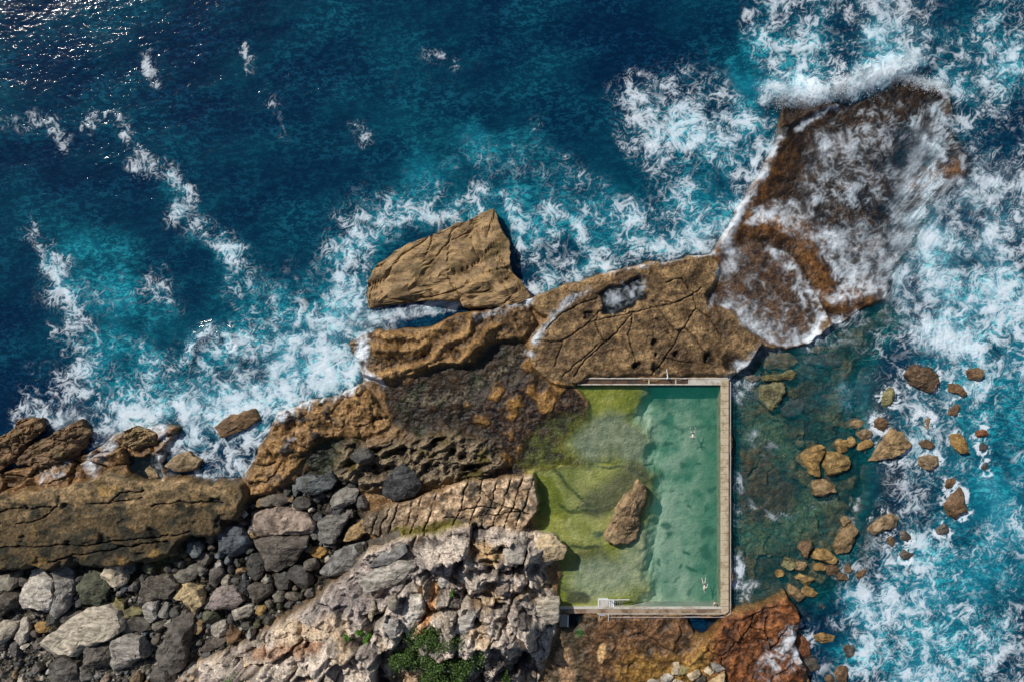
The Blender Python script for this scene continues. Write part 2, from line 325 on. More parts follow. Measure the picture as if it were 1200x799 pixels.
    h = lerp(h, .9 + .2 * hb + .35 * n25 + .35 * rid + .2 * n9 + .06 * n3, m)
    paint(m, (.065,.038,.022), (.20,.115,.06), up(n25 * .6 + n9 * .6 + rid * .3 - .1)); paint(m * sm(.1, .4, fbm(u, v, 22, 3, 83)) * .7, (.035,.034,.026))
    paint(m * sm(755, 785, v + n9 * 20) * sm(705, 740, u + n9 * 20) * .7, (.18,.105,.02), (.28,.17,.04), up(n9)); paint(m * sm(710, 670, u) * .7, (.04,.045,.03), (.09,.08,.055), up(n9))
    q = sm(7, 3, np.hypot(u - 679, v - 740 + c.wy * 4)); paint(m * q, (.04,.10,.03)); paint(m * sm(13,6,c.d(line([(660,770),(665,790)]),6)), (.30,.20,.13)); paint(m*sm(5,2,c.d(line([(706,755),(704,772)]),5)), (.40,.28,.15))
    # red rock
    m = c.m(REDR, 3, 5); cr = sm(1.1, .2, c.ld(REDCR, 4)); hb, ck = blocks(u + c.wx * 8, v + c.wy * 8, 30, 17)
    h = lerp(h, 1.9 + .55 * hb + .5 * n25 + .35 * n9 - .6 * cr + .35 * rid, m)
    paint(m, (.065,.026,.012), (.24,.10,.04), up(n25 * .5 + n9 * .8 + rid * .3 - .1)); paint(m * sm(.1, .4, fbm(u, v, 24, 3, 87)) * .75, (.06,.03,.02)); paint(m * sm(845, 815, u), (.15,.10,.03), (.28,.18,.06), up(n9 + rid * .3)); paint(m * cr * .7, (.03,.018,.012))
    # north-east platform: a low wet shelf, awash on its eastern half
    m = sm(ee * 1.4, -ee * .6, c.d(NEPLAT, 4))
    band = np.exp(-(c.d(line([(895,262),(935,270),(955,310),(975,352),(1015,348)]), 5) / 15) ** 2)
    spot_ = np.exp(-(c.d(line([(1078,222),(1100,205),(1122,196)]), 6) / 12) ** 2); top_ = sm(205, 120, v) * sm(1075, 1000, u)
    hn = -.10 - .38 * sm(1015, 1070, u) * sm(120, 170, v) + .34 * sm(1000, 900, u) + .26 * n25 + .10 * n9 + .55 * np.exp(-(c.d(NERIDGE, 3) / 4) ** 2) + .75 * np.exp(-(c.d(NEEDGE, 3) / 18) ** 2) + .55 * band + .45 * spot_ + .35 * top_ + .10 * rid
    h = lerp(h, hn, m)
    paint(m, (.016,.011,.009), (.075,.042,.020), up(n25 * .7 + n9 * .6 - .1)); paint(m * sm(.05, .4, fbm(u, v, 30, 3, 91)) * .6, (.02,.018,.017))
    paint(m * np.clip(band + spot_ * .9 + np.exp(-(c.d(NEEDGE, 3) / 20) ** 2) * sm(150, 200, v), 0, 1) * .85, (.085,.038,.014), (.23,.115,.04), up(n9 + n25 * .4))
    paint(m * sm(170, 125, v) * .7, (.018,.012,.010), (.06,.032,.018), up(n9))
    m = c.m(FAN, 4, 4); h = lerp(h, .55 - .55 * sm(300, 400, v) + .10 * n25, m); paint(m, (.045,.024,.014), (.115,.066,.036), up(n9 + n25))
    # tide pools and inlet
    for tp, z in ((TPOOL1, 1.0), (TPOOL2, -.2), (TPOOL3, .1)):
        m = c.m(tp, 3.5, 5); h = lerp(h, z, m); paint(m, (.02,.022,.02))
    m = c.m(INLETF, 5, 6); h = lerp(h, np.minimum(h, -.35 + .45 * n25), m); paint(m, (.06,.035,.02))
    # contrast curve on the rock colours: darks deepened, pale tones lifted, slightly warmed
    if full:
        dry = 1 - mp * lerp(.5, 1.0, dp)
        lum = (C[0] * .3 + C[1] * .55 + C[2] * .15)
        warm = dry * (1 - .75 * c.m(OUTCROP, 8)) * (1 - .6 * c.m(BOULD, 8))
        oc = c.m(OUTCROP, 8); g = (np.maximum(lum, .004) / .13) ** (.34 * dry * (1 - .65 * oc)) * (1 + dry * (.20 * n3 + .20 * n9 + .14 * fbm(u, v, 1.6, 1, 95))) * (1 - .08 * oc)
        tint = (1.03, .96, .84)
        for i in range(3):
            x = lum + (C[i] - lum) * (1 + .06 * warm)
            C[i] = np.clip(x * g * lerp(1.0, tint[i], warm), .004, .72)
    return h, C, inpool
# ------------------------------------------------------------------ foam and sea canvas (one texel per map unit)
U0, V0, NU, NV = -60, -60, 1321, 921
WU, WV = np.meshgrid(np.arange(U0, U0 + NU), np.arange(V0, V0 + NV))
WU = WU.astype(F); WV = WV.astype(F)

def canvas(a, u, v):
    """bilinear look-up in a canvas array, mirrored outside it"""
    x = u - U0; y = v - V0
    x = np.abs(np.mod(x, 2 * (NU - 1))); x = np.where(x > NU - 1, 2 * (NU - 1) - x, x)
    y = np.abs(np.mod(y, 2 * (NV - 1))); y = np.where(y > NV - 1, 2 * (NV - 1) - y, y)
    x = np.clip(x, 0, NU - 1.01); y = np.clip(y, 0, NV - 1.01)
    i = x.astype(np.int32); j = y.astype(np.int32); fx = (x - i).astype(F); fy = (y - j).astype(F)
    return lerp(lerp(a[j, i], a[j, i + 1], fx), lerp(a[j + 1, i], a[j + 1, i + 1], fx), fy)

def acc(a, pts, r, s):          # soft stroke joined onto a coarse mask
    b = s * np.exp(-(line(pts) / r) ** 2)
    return 1 - (1 - a) * (1 - b)
def accp(a, pts, e, s):
    b = s * sm(e, -e, poly(pts))
    return 1 - (1 - a) * (1 - b)
Z = np.zeros(LU.shape, F)

cov = Z + .0
for p, r, s in (
  ([(102,152),(108,138),(125,133),(140,142),(150,160),(165,182)],8,.62), ([(155,195),(185,197),(205,208),(222,232),(210,250)],11,.7),
  ([(205,255),(240,268),(268,288),(285,320),(275,345)],15,.62), ([(-40,140),(20,145)],12,.35), ([(40,142),(60,148),(72,165)],12,.5),
  ([(38,272),(60,305),(75,340),(95,370),(85,400),(95,440)],13,.58), ([(55,388),(80,398)],6,.5), ([(172,65),(180,95)],9,.45), ([(286,58),(293,85)],6,.6),
  ([(180,330),(198,352)],16,.45), ([(225,425),(230,398),(250,386),(270,397),(282,420)],9,.92), ([(320,120),(335,160)],10,.25),
  ([(40,480),(100,495),(150,500),(220,488),(290,470),(350,455),(425,430)],22,.88), ([(300,440),(360,420),(420,395)],24,.6),
  ([(425,362),(405,340),(398,300),(430,268),(480,252),(540,248),(560,255)],17,.66), ([(425,375),(480,362),(547,352)],6,1.0), ([(440,380),(400,410),(380,435)],26,.8),
  ([(560,225),(590,232),(608,258),(612,290)],6,.75), ([(640,290)],34,.62), ([(622,342),(660,322),(684,298)],13,.85), ([(640,240),(670,260),(684,290)],8,.55),
  ([(680,322),(740,300),(790,292),(845,272)],14,.85), ([(800,150)],44,.6), ([(755,120)],34,.45), ([(880,150),(905,170),(890,200),(870,240)],12,.85), ([(560,190),(620,200),(700,230)],30,.14),
  ([(470,90),(560,70)],30,.10), ([(500,60),(530,75)],6,.3), ([(90,35),(140,45)],10,.12), ([(420,150),(425,160)],12,.4), ([(630,145)],10,.3), ([(660,190),(690,215)],14,.25),
  ([(905,112),(940,118),(1000,103),(1050,84),(1070,78)],14,1.0), ([(1060,90),(1108,104)],6,.85), ([(925,95)],18,.8),
  ([(872,440),(868,462)],15,.85), ([(862,558),(866,572)],6,.7), ([(864,600),(862,612)],7,.95), ([(866,655),(864,690)],8,.85), ([(878,688),(872,702)],9,.75), ([(870,425),(905,412)],8,.7),
  ([(890,512),(900,525)],14,.5), ([(880,590),(920,607),(950,600),(985,580)],5,.42), ([(1000,610),(1004,585)],4,.6), ([(980,450),(1000,470)],22,.22), ([(900,765),(940,742),(955,790)],15,.5),
  ([(1000,775),(990,730)],22,.45), ([(1028,480),(1022,510)],7,.6), ([(1055,500),(1080,520),(1060,560)],32,.42), ([(1040,440),(1080,470)],22,.4), ([(960,395),(1000,400),(1060,395)],26,.35),
  ([(1110,400),(1150,420)],24,.7), ([(1160,440),(1150,480)],16,.5), ([(945,405),(965,392),(1000,372)],10,.85),
  ([(203,520),(225,528),(262,552),(284,560)],12,.62), ([(300,500),(312,530),(286,560)],7,.7), ([(250,500),(290,500)],20,.6), ([(210,558),(280,562)],5,.8), ([(215,520),(255,535),(300,505)],22,.62), ([(240,550),(280,545)],12,.55)):
    cov = acc(cov, p, r, s)
cov = accp(cov, [(30,485),(60,440),(100,430),(150,445),(165,405),(225,425),(260,385),(300,362),(380,352),(400,330),(425,300),(440,345),(425,400),(340,480),(200,520),(90,500)], 22, .50)
cov = accp(cov, [(715,100),(740,80),(790,85),(830,112),(900,130),(915,160),(880,220),(850,280),(790,302),(700,310),(735,240),(780,225),(722,175)], 14, .36)
cov = accp(cov, [(885,-80),(868,30),(888,80),(915,112),(1060,92),(1110,105),(1130,170),(1110,260),(1040,330),(1060,385),(1130,430),(1300,470),(1300,-80)], 16, .56)
cov = accp(cov, [(1120,210),(1040,330),(1050,368),(1120,425),(1210,400),(1300,300),(1200,190)], 22, .40)
cov = accp(cov, [(1060,430),(1180,440),(1300,470),(1300,620),(1060,600),(1040,520)], 24, .30)
cov = accp(cov, [(1000,660),(1060,565),(1120,625),(1200,590),(1300,580),(1300,1000),(985,1000),(1002,740)], 14, .58)
for a, b, r, s in ((1125,8,36,.92),(1178,160,30,.8),(1100,30,20,.6),(1195,120,22,.65),(60,470,20,.5),(250,365,34,.75),(330,300,30,.6),(200,450,14,.4),(835,215,26,.75),(980,50,16,.2),(1090,620,22,.7),(1150,590,34,.6),(250,370,26,.55),(800,175,12,.2),(1160,560,20,.5),(985,755,18,.7),(975,420,40,.4),(1180,500,25,.4),(1150,340,10,.2)):
    cov = cov * (1 - s * np.exp(-((LU - a) ** 2 + (LV - b) ** 2) / r ** 2))

turq = Z + .0
turq = acc(turq, [(110,320),(160,400),(280,420),(380,380)], 70, .5); turq = acc(turq, [(440,250),(560,205),(680,240),(790,230)], 50, .3)
for p, r, s in (
  ([(90,290),(130,330),(150,390),(130,440)],40,.5), ([(225,260),(270,300),(290,350)],32,.55), ([(200,215),(215,250)],16,.35), ([(380,420),(300,460),(180,470)],55,.55), ([(350,370),(420,300),(480,250)],40,.4),
  ([(870,70),(900,110),(880,160)],38,.75), ([(700,290),(830,260)],36,.5), ([(600,250),(660,300)],45,.55), ([(540,200),(640,190),(700,230)],60,.34), ([(800,140),(840,240)],40,.55),
  ([(950,40),(1100,90),(1180,60)],70,.6), ([(1100,300),(1180,380)],80,.7), ([(1150,480),(1180,620),(1100,700),(1080,800)],90,.95), ([(965,440),(1000,470)],38,.8), ([(1000,700),(995,760)],20,.7), ([(450,60),(560,120)],90,.16), ([(350,160),(560,170)],60,.2)):
    turq = acc(turq, p, r, s)

rcov = Z + .0            # white water running over rock
rcov = accp(rcov, [(940,185),(960,158),(1000,168),(1065,200),(1050,240),(980,250),(930,232)], 14, .42)
rcov = accp(rcov, [(880,245),(940,238),(1000,285),(1060,275),(1042,335),(1000,352),(965,305),(930,275)], 12, .62)
rcov = accp(rcov, [(985,130),(1045,108),(1095,115),(1090,160),(1050,190),(1000,160)], 14, .25)
fd = poly([(848,296),(880,284),(915,290),(940,312),(952,340),(966,372),(955,395),(925,410),(900,402),(878,386),(855,362),(832,356),(828,345),(842,325)])
fout = line([(915,288),(940,312),(952,340),(967,374),(955,397),(925,410),(900,402),(878,386),(855,362)])
rcov = 1 - (1 - rcov) * (1 - sm(3, -3, fd) * (.30 + .68 * np.exp(-(fout / 14) ** 2)) * (.55 + .45 * sm(300, 390, LV)))
for p, r, s in (([(1092,150),(1072,200),(1052,250)],11,.9), ([(1118,222),(1072,260),(1040,305)],13,.85), ([(880,262),(905,248),(930,240)],6,.6), ([(60,512),(80,498),(95,492)],9,.75), ([(138,512),(112,536),(105,548)],9,.75), ([(50,492),(62,508)],6,.5), ([(110,500),(140,500),(170,494)],8,.6), ([(190,505),(205,530),(195,550)],8,.6), ([(185,530),(192,555)],6,.5),
  ([(185,500),(215,512)],14,.6), ([(686,340),(655,362),(634,388),(622,415)],5,.75), ([(745,338),(715,352)],12,.5), ([(48,562),(75,545)],7,.7), ([(930,152),(948,140),(980,126)],3.5,.7), ([(912,160),(890,205),(868,242),(848,285)],6,1.0),
  ([(640,330),(700,320),(760,308),(835,296)],4,.7), ([(845,282),(860,300),(850,318)],10,.75), ([(838,345),(830,362)],3,.8), ([(560,370),(620,352)],6,.55), ([(425,405),(415,430),(430,445)],9,.85), ([(440,440),(452,455)],5,.6),
  ([(860,445),(872,430),(890,412)],10,.7), ([(430,330),(460,300),(500,278)],5,.8), ([(915,760),(900,790),(940,760)],14,.55), ([(925,740),(935,760)],9,.5), ([(320,490),(370,465),(420,450)],9,.7), ([(335,520),(350,505)],4,.5), ([(585,300),(592,310),(585,325)],7,.3), ([(960,345),(1000,350)],10,.4), ([(210,555),(290,560)],3,.5)):
    rcov = acc(rcov, p, r, s)
for p, r, s in (([(1110,106),(1118,135),(1104,152)],9,.8), ([(1135,180),(1132,208),(1090,238),(1068,288),(1046,315),(1038,345)],16,.6), ([(1000,372),(975,386),(945,406)],6,.6), ([(1000,270),(1050,290)],22,.5), ([(960,160),(1040,165)],14,.35)): rcov = acc(rcov, p, r, s)

for p, r, s in (([(120,330),(170,400),(260,430),(340,400)],55,.12), ([(60,330),(110,400),(60,450)],40,.16), ([(420,260),(520,225),(600,222)],26,.18), ([(690,270),(780,250)],40,.24), ([(300,330),(380,330),(430,230)],40,.16), ([(540,190),(640,180)],40,.07), ([(820,110),(860,170)],40,.3),
  ([(470,371),(548,354),(600,362)],5,1.0), ([(560,366),(612,358)],4,.9), ([(1000,160),(1060,230)],30,.45), ([(970,220),(1040,300)],30,.5), ([(1100,160),(1080,290)],20,.75), ([(1060,150),(1100,130)],16,.6)): cov = acc(cov, p, r, s)
cov = cov * (1 - .55 * np.exp(-((LU - 1155) ** 2 + (LV - 690) ** 2) / 55 ** 2))
for p, r, s in (([(1015,670),(1040,720),(1030,799)],34,.6), ([(1050,610),(1100,640),(1080,690)],26,.5), ([(1110,780),(1180,760),(1240,770)],30,.45), ([(1090,730),(1120,715),(1160,735)],10,.5), ([(1185,620),(1140,640)],14,.45)): cov = acc(cov, p, r, s)
cov = cov * (1 - .14 * sm(1080, 1150, LU)) * (1 - .24 * sm(1000, 1060, LU) * sm(540, 620, LV)) * (1 - .12 * sm(1100, 1000, LU))
# direction field: curl of noise, bent along authored flows
psi = fbm(WU, WV, 90, 3, 101) * 90 + fbm(WU, WV, 32, 2, 105) * 22
vy, vx = np.gradient(psi); vx, vy = vy, -vx
nrm = np.hypot(vx, vy) + 1e-3; vx /= nrm; vy /= nrm
pl = lat(sm(10, -10, NEPLAT), WU, WV); vx = lerp(vx, .80 + .2 * vx, pl); vy = lerp(vy, .45 + .2 * vy, pl)
for p, r, w in (([(1125,215),(1075,262),(1040,315)],45,3), ([(1110,290),(1080,340),(1090,400)],50,2), ([(1180,200),(1150,330),(1160,420)],60,2), ([(1092,140),(1070,200),(1050,250)],22,4), ([(925,230),(1000,280),(1060,262)],22,2),
  ([(850,300),(880,350),(900,400)],22,4), ([(880,290),(915,340),(945,390)],26,4), ([(935,180),(1000,175),(1060,200)],22,2), ([(920,262),(960,310),(985,350)],18,2), ([(686,340),(655,362),(634,388),(620,420)],14,5), ([(430,375),(550,355)],12,4),
  ([(230,480),(330,440),(420,370)],40,2.5), ([(120,500),(200,480)],22,2), ([(400,380),(400,300),(440,262),(560,245)],22,1.5), ([(560,222),(600,240),(612,290)],22,4), ([(640,330),(680,290),(670,250)],26,2), ([(700,312),(840,275),(900,180)],26,2.5),
  ([(950,20),(960,110)],40,1.6), ([(1040,0),(1040,90)],30,1.8), ([(1090,0),(1100,60)],30,1.8), ([(800,90),(730,130),(760,200),(840,160)],26,1.2), ([(138,510),(105,545)],14,4), ([(860,460),(862,700)],12,2), ([(90,490),(60,515)],14,3), ([(205,520),(285,560),(310,520)],16,3), ([(1040,700),(1030,800)],60,1.0), ([(1150,650),(1180,790)],60,.8)):
    for (ax, ay), (bx, by) in zip(p[:-1], p[1:]):
        dx, dy = bx - ax, by - ay; L = math.hypot(dx, dy)
        t = np.clip(((WU - ax) * dx + (WV - ay) * dy) / L / L, 0, 1)
        d2 = (WU - ax - t * dx) ** 2 + (WV - ay - t * dy) ** 2
        g = w * np.exp(-d2 / (r * r)); sgn = np.sign(vx * dx + vy * dy)
        vx = vx + g * dx / L * sgn; vy = vy + g * dy / L * sgn
nrm = np.hypot(vx, vy) + 1e-3; vx = (vx / nrm).astype(F); vy = (vy / nrm).astype(F)

def equal(a):               # rank the values so that a coverage is an area share
    s = np.sort(a.ravel()[::37]); return np.interp(a, s, np.linspace(0, 1, len(s))).astype(F)

def lic(src, n, step=1.3):
    out = src.copy(); ii = np.arange(NU)[None, :].repeat(NV, 0).astype(F); jj = np.arange(NV)[:, None].repeat(NU, 1).astype(F)
    for sgn in (1, -1):
        x = ii.copy(); y = jj.copy()
        for k in range(n):
            i = np.clip(x + .5, 0, NU - 1).astype(np.int32); j = np.clip(y + .5, 0, NV - 1).astype(np.int32)
            x = x + sgn * step * vx[j, i]; y = y + sgn * step * vy[j, i]
            i = np.clip(x + .5, 0, NU - 1).astype(np.int32); j = np.clip(y + .5, 0, NV - 1).astype(np.int32)
            out = out + src[j, i]
    return out

wx = fbm(WU, WV, 22, 3, 111); wy = fbm(WU, WV, 22, 3, 115)
xu = WU + wx * 16; xv = WV + wy * 16
r1 = 1 - np.abs(perlin(xu / 21, xv / 21, 121)) * 2; r2 = 1 - np.abs(perlin(xu / 10.5, xv / 10.5, 123)) * 2; r3 = 1 - np.abs(perlin(xu / 5.2, xv / 5.2, 125)) * 2
r4 = 1 - np.abs(perlin(WU / 2.9, WV / 2.9, 127)) * 2
big = fbm(WU, WV, 46, 3, 131)
mid_ = fbm(WU, WV, 15, 2, 133)
# the lace of the foam: cell edges carried along by eddies
ps2 = fbm(WU, WV, 48, 2, 181) * 48 + fbm(WU, WV, 19, 2, 183) * 13
ey, ex = np.gradient(ps2); ex, ey = ey, -ex
ex = (ex * 1.1 + vx * .35).astype(F); ey = (ey * 1.1 + vy * .35).astype(F)
def carry(n, step):
    x = WU.copy(); y = WV.copy()
    for _ in range(n):
        dx = canvas(ex, x, y); dy = canvas(ey, x, y); x = x - dx * step; y = y - dy * step
    return x, y
ax_, ay_ = carry(5, 1.2)
jx = fbm(WU, WV, 7, 2, 187) * 2.2; jy = fbm(WU, WV, 7, 2, 189) * 2.2
def net(sc, seed, px_, py_):
    a, b, _, _, _ = worley(px_, py_, sc, seed)
    return (b - a) / (.6 + .9 * np.clip(.5 + 1.2 * fbm(WU, WV, sc * 1.6, 2, seed + 60), 0, 1))
n1 = net(24, 41, ax_ + jx, ay_ + jy); n2 = net(11.5, 43, ax_ + jx, ay_ + jy); n3 = net(6.0, 45, ax_ + jx * .6, ay_ + jy * .6); n4 = net(3.6, 47, ax_, ay_)
dens = equal(fbm(ax_, ay_, 26, 4, 191) + .3 * r3)
patt = equal(dens - n2 * .6 - n3 * .6)
wst = Z + .0
for p, r, w in (([(1125,215),(1075,262),(1040,315)],40,.6), ([(1110,290),(1080,340),(1090,400)],45,.35), ([(1180,200),(1150,330)],50,.25), ([(1092,140),(1052,250)],20,.9), ([(925,230),(1000,280),(1060,262)],30,.5), ([(850,300),(900,400)],40,.75), ([(935,180),(1060,200)],26,.5),
   ([(230,480),(420,370)],30,.3), ([(430,375),(550,355)],12,.7), ([(1040,0),(1060,80)],50,.25), ([(138,510),(105,545)],14,.8), ([(90,490),(60,515)],14,.8)):
    wst = acc(wst, p, r, w)
wst = lat(wst, WU, WV)
src = RNG.random((NV, NU)).astype(F); src = (src + np.roll(src, 1, 0) + np.roll(src, 1, 1) + np.roll(src, (1, 1), (0, 1))) / 4
streak = equal(lic(src * 3 - n3 * .35, 13))
covc = lat(cov, WU + wx * 12 + jx, WV + wy * 12 + jy); rcc = lat(rcov, WU + wx * 7, WV + wy * 7)
covc = np.clip(covc * (.82 + .75 * big + .35 * mid_), 0, 1)
rc2 = np.clip(rcc * .92 * (.95 + .6 * big + .4 * mid_), 0, 1)
equal_mid = equal(mid_ + .6 * fbm(ax_, ay_, 8, 2, 195))
def foamy(cv):
    gate = sm(.03, .16, cv)
    thr = 1 - cv                                   # where the dense share of the foam lies
    thick = sm(thr - .55, thr + .95, .6 * dens + .4 * equal_mid)
    ln = lambda n, k: 1 - sm(k * .25, k, n)          # lines swell into a holed sheet where the foam is dense
    tk = np.clip(thick + .15 * cv, 0, 1)
    l1 = ln(n1, .05 + .10 * tk) * (.45 + .5 * tk); l2 = ln(n2, .07 + .50 * tk ** 1.5) * sm(.0, .45, tk + .1); l3 = ln(n3, .08 + .62 * tk ** 1.7) * sm(.10, .55, tk) * .92; l4 = ln(n4, .1 + .5 * tk) * sm(.4, 1.0, tk) * .6
    lace_ = 1 - (1 - l1 * .8) * (1 - l2 * .85) * (1 - l3 * .8) * (1 - l4 * .5)
    fill = sm(.92, 1.5, thick * (.5 + .5 * cv) + .28 * cv) * .6
    o_ = 1 - (1 - lace_ * sm(.0, .30, cv) * (.55 + .45 * thick)) * (1 - fill)
    veil = .30 * sm(.1, .9, cv) * thick * (.6 + .8 * np.clip(.5 + mid_, 0, 1))
    k_ = np.minimum(wst, .85); st = .35 + .75 * sm(.15, .85, streak)
    o_ = lerp(o_, np.clip((o_ * .55 + .42 * sm(.1, .9, cv)) * st, 0, 1), k_)
    return gate * np.clip(1 - (1 - o_) * (1 - veil), 0, 1)
foam = foamy(covc); foam = np.maximum(foam, sm(.88, 1.0, covc) * (.72 + .2 * dens))
rfoam = foamy(rc2) * .95
def soft(a):
    p_ = np.pad(a, 1, mode='edge'); return (.64 * a + .07 * (p_[:-2, 1:-1] + p_[2:, 1:-1] + p_[1:-1, :-2] + p_[1:-1, 2:]) + .02 * (p_[:-2, :-2] + p_[2:, 2:] + p_[2:, :-2] + p_[:-2, 2:])).astype(F)
rfoam = soft(rfoam)
# aerated water: wide soft halo of the foam
tq = np.clip(lat(turq, WU + wx * 20, WV + wy * 20) * (.8 + .7 * big) + .55 * covc * sm(.15, .75, covc) , 0, 1)
# swell: crests run from lower left to upper right
ca, sa = math.cos(.33), math.sin(.33)
al = WU * ca - WV * sa; ac = WU * sa + WV * ca
al2 = al + wx * 14; ac2 = ac + wy * 9
w1 = fbm(al2 / 3.0, ac2, 34, 2, 141); w2 = fbm(al2 / 2.2, ac2, 13, 3, 143); w3 = fbm(al / 1.7, ac, 5.0, 2, 147)
calm = lat(np.clip(sm(8, -8, poly([(850,430),(1010,430),(1030,520),(1005,620),(980,700),(850,725)])) + 0, 0, 1), WU, WV)
grp = sm(-.15, .55, fbm(al / 2.2, ac, 55, 3, 171)); w4 = fbm(al / 1.5, ac, 2.6, 1, 149); hsea = (.06 * w1 + .10 * fbm(al2 / 2.2, ac2, 75, 2, 153) + (.010 + .020 * grp) * w2 + (.010 + .012 * grp + .075 * sm(.12, .42, fbm(al / 3.2, ac, 26, 3, 157)) * grp) * w3 + .008 * w4) * (1 - .8 * calm)
hsea = hsea + foam * .05 * (1 - .5 * calm)
crest = acc(Z, [(905,112),(940,116),(1000,100),(1050,82),(1075,76)], 15, 1.0); crest = lat(crest, WU + wx * 10, WV + wy * 10)
hsea = hsea + crest * (.95 + .22 * r2 + .1 * r3)
cr2 = lat(acc(acc(Z, [(225,425),(230,398),(250,386),(270,397),(282,420)], 8, 1.0), [(1080,395),(1150,425)], 14, .5), WU + wx * 6, WV + wy * 6)
hsea = hsea + cr2 * (.7 + .12 * r3)
# ------------------------------------------------------------------ node helpers
def new_mat(name):
    m = bpy.data.materials.new(name); m.use_nodes = True
    nt = m.node_tree; nt.nodes.clear()
    return m, nt
def nd(nt, typ, **kw):
    n = nt.nodes.new(typ)
    for k, x in kw.items():
        if k == 'ins':
            for i, val in x.items(): n.inputs[i].default_value = val
        else: setattr(n, k, x)
    return n
def noise(nt, vec, scale, detail=3, rough=.55, dist=0.0):
    n = nd(nt, 'ShaderNodeTexNoise', ins={'Scale': scale, 'Detail': detail, 'Roughness': rough, 'Distortion': dist})
    if vec is not None: nt.links.new(vec, n.inputs['Vector'])
    return n.outputs['Fac']
def mixc(nt, fac, a, b, mode='MIX'):
    n = nd(nt, 'ShaderNodeMix', data_type='RGBA', blend_type=mode)
    for s, x in ((0, fac), (6, a), (7, b)):
        if hasattr(x, 'is_linked'): nt.links.new(x, n.inputs[s])
        else: n.inputs[s].default_value = x if s == 0 else (tuple(x) + (1,) if len(x) == 3 else x)
    return n.outputs[2]
def ramp(nt, fac, a, b, lo=0.0, hi=1.0):
    n = nd(nt, 'ShaderNodeMapRange', interpolation_type='SMOOTHSTEP', ins={1: a, 2: b, 3: lo, 4: hi})
    nt.links.new(fac, n.inputs[0]); return n.outputs[0]
def attr(nt, name, out='Fac'):
    return nd(nt, 'ShaderNodeAttribute', attribute_name=name).outputs[out]
def bump(nt, h, strength, dist, prev=None):
    b = nd(nt, 'ShaderNodeBump', ins={'Strength': strength, 'Distance': dist}); nt.links.new(h, b.inputs['Height'])
    if prev is not None: nt.links.new(prev, b.inputs['Normal'])
    return b.outputs['Normal']
def finish(nt, shader):
    o = nd(nt, 'ShaderNodeOutputMaterial'); nt.links.new(shader, o.inputs['Surface'])
def math_(nt, op, a, b):
    n = nd(nt, 'ShaderNodeMath', operation=op)
    for i, x in enumerate((a, b)):
        if hasattr(x, 'is_linked'): nt.links.new(x, n.inputs[i])
        else: n.inputs[i].default_value = x
    return n.outputs[0]

FOAM = (.72, .79, .85)
# rock shelf: base colours come with the mesh, fine grain from noise, white water as a film on top
MAT_TERR, nt = new_mat('sandstone shelf')
geo = nd(nt, 'ShaderNodeNewGeometry').outputs['Position']
gr = noise(nt, geo, 3.2, 5, .65); gr2 = noise(nt, geo, .9, 4, .6)
dryk = attr(nt, 'grain')
c = mixc(nt, dryk, attr(nt, 'rockcol', 'Color'), mixc(nt, 1.0, attr(nt, 'rockcol', 'Color'), mixc(nt, ramp(nt, gr, .3, .7), (.45, .45, .45), (1.55, 1.52, 1.48)), 'MULTIPLY'))
c = mixc(nt, math_(nt, 'MULTIPLY', dryk, ramp(nt, gr2, .55, .72, 0, .5)), c, (.024, .02, .015))
fo = attr(nt, 'foam')
c = mixc(nt, fo, c, FOAM)
p = nd(nt, 'ShaderNodeBsdfPrincipled', ins={'IOR': 1.38})
nt.links.new(c, p.inputs['Base Color'])
wet = attr(nt, 'wet'); nt.links.new(ramp(nt, wet, 0, 1, .88, .28), p.inputs['Roughness'])
nt.links.new(bump(nt, gr2, .7, .38, bump(nt, gr, .9, .16)), p.inputs['Normal'])
finish(nt, p.outputs[0])

# sea
MAT_SEA, nt = new_mat('sea water')
geo = nd(nt, 'ShaderNodeNewGeometry').outputs['Position']
mp = nd(nt, 'ShaderNodeMapping', ins={'Rotation': (0, 0, -.33), 'Scale': (.55, 1.0, 1.0)}); nt.links.new(geo, mp.inputs['Vector'])
rip = noise(nt, mp.outputs[0], 1.5, 4, .62, .4); rip2 = noise(nt, mp.outputs[0], 4.2, 3, .6, .3)
fo = attr(nt, 'foam')
fn = noise(nt, geo, 5.0, 4, .7)
fo2 = math_(nt, 'MULTIPLY', fo, ramp(nt, fn, .25, .62, .72, 1.0))
body = mixc(nt, math_(nt, 'MULTIPLY', ramp(nt, math_(nt, 'ADD', math_(nt, 'MULTIPLY', rip, .6), math_(nt, 'MULTIPLY', rip2, .4)), .475, .57, 0, 1.0), ramp(nt, noise(nt, mp.outputs[0], .16, 3, .6), .38, .62, .3, 1.0)), attr(nt, 'watercol', 'Color'), mixc(nt, 1.0, attr(nt, 'watercol', 'Color'), (4.2, 2.7, 2.1), 'MULTIPLY'))  # light and dark of the wavelets put into the water colour
c = mixc(nt, fo2, body, FOAM)
p = nd(nt, 'ShaderNodeBsdfPrincipled', ins={'IOR': 1.333, 'Specular IOR Level': .26})
nt.links.new(c, p.inputs['Base Color'])
nt.links.new(ramp(nt, fo2, 0, .6, .075, .75), p.inputs['Roughness'])
nt.links.new(bump(nt, rip, .35, .16, bump(nt, rip2, .35, .045)), p.inputs['Normal'])
al = math_(nt, 'MAXIMUM', attr(nt, 'opacity'), fo2); nt.links.new(al, p.inputs['Alpha'])
finish(nt, p.outputs[0])

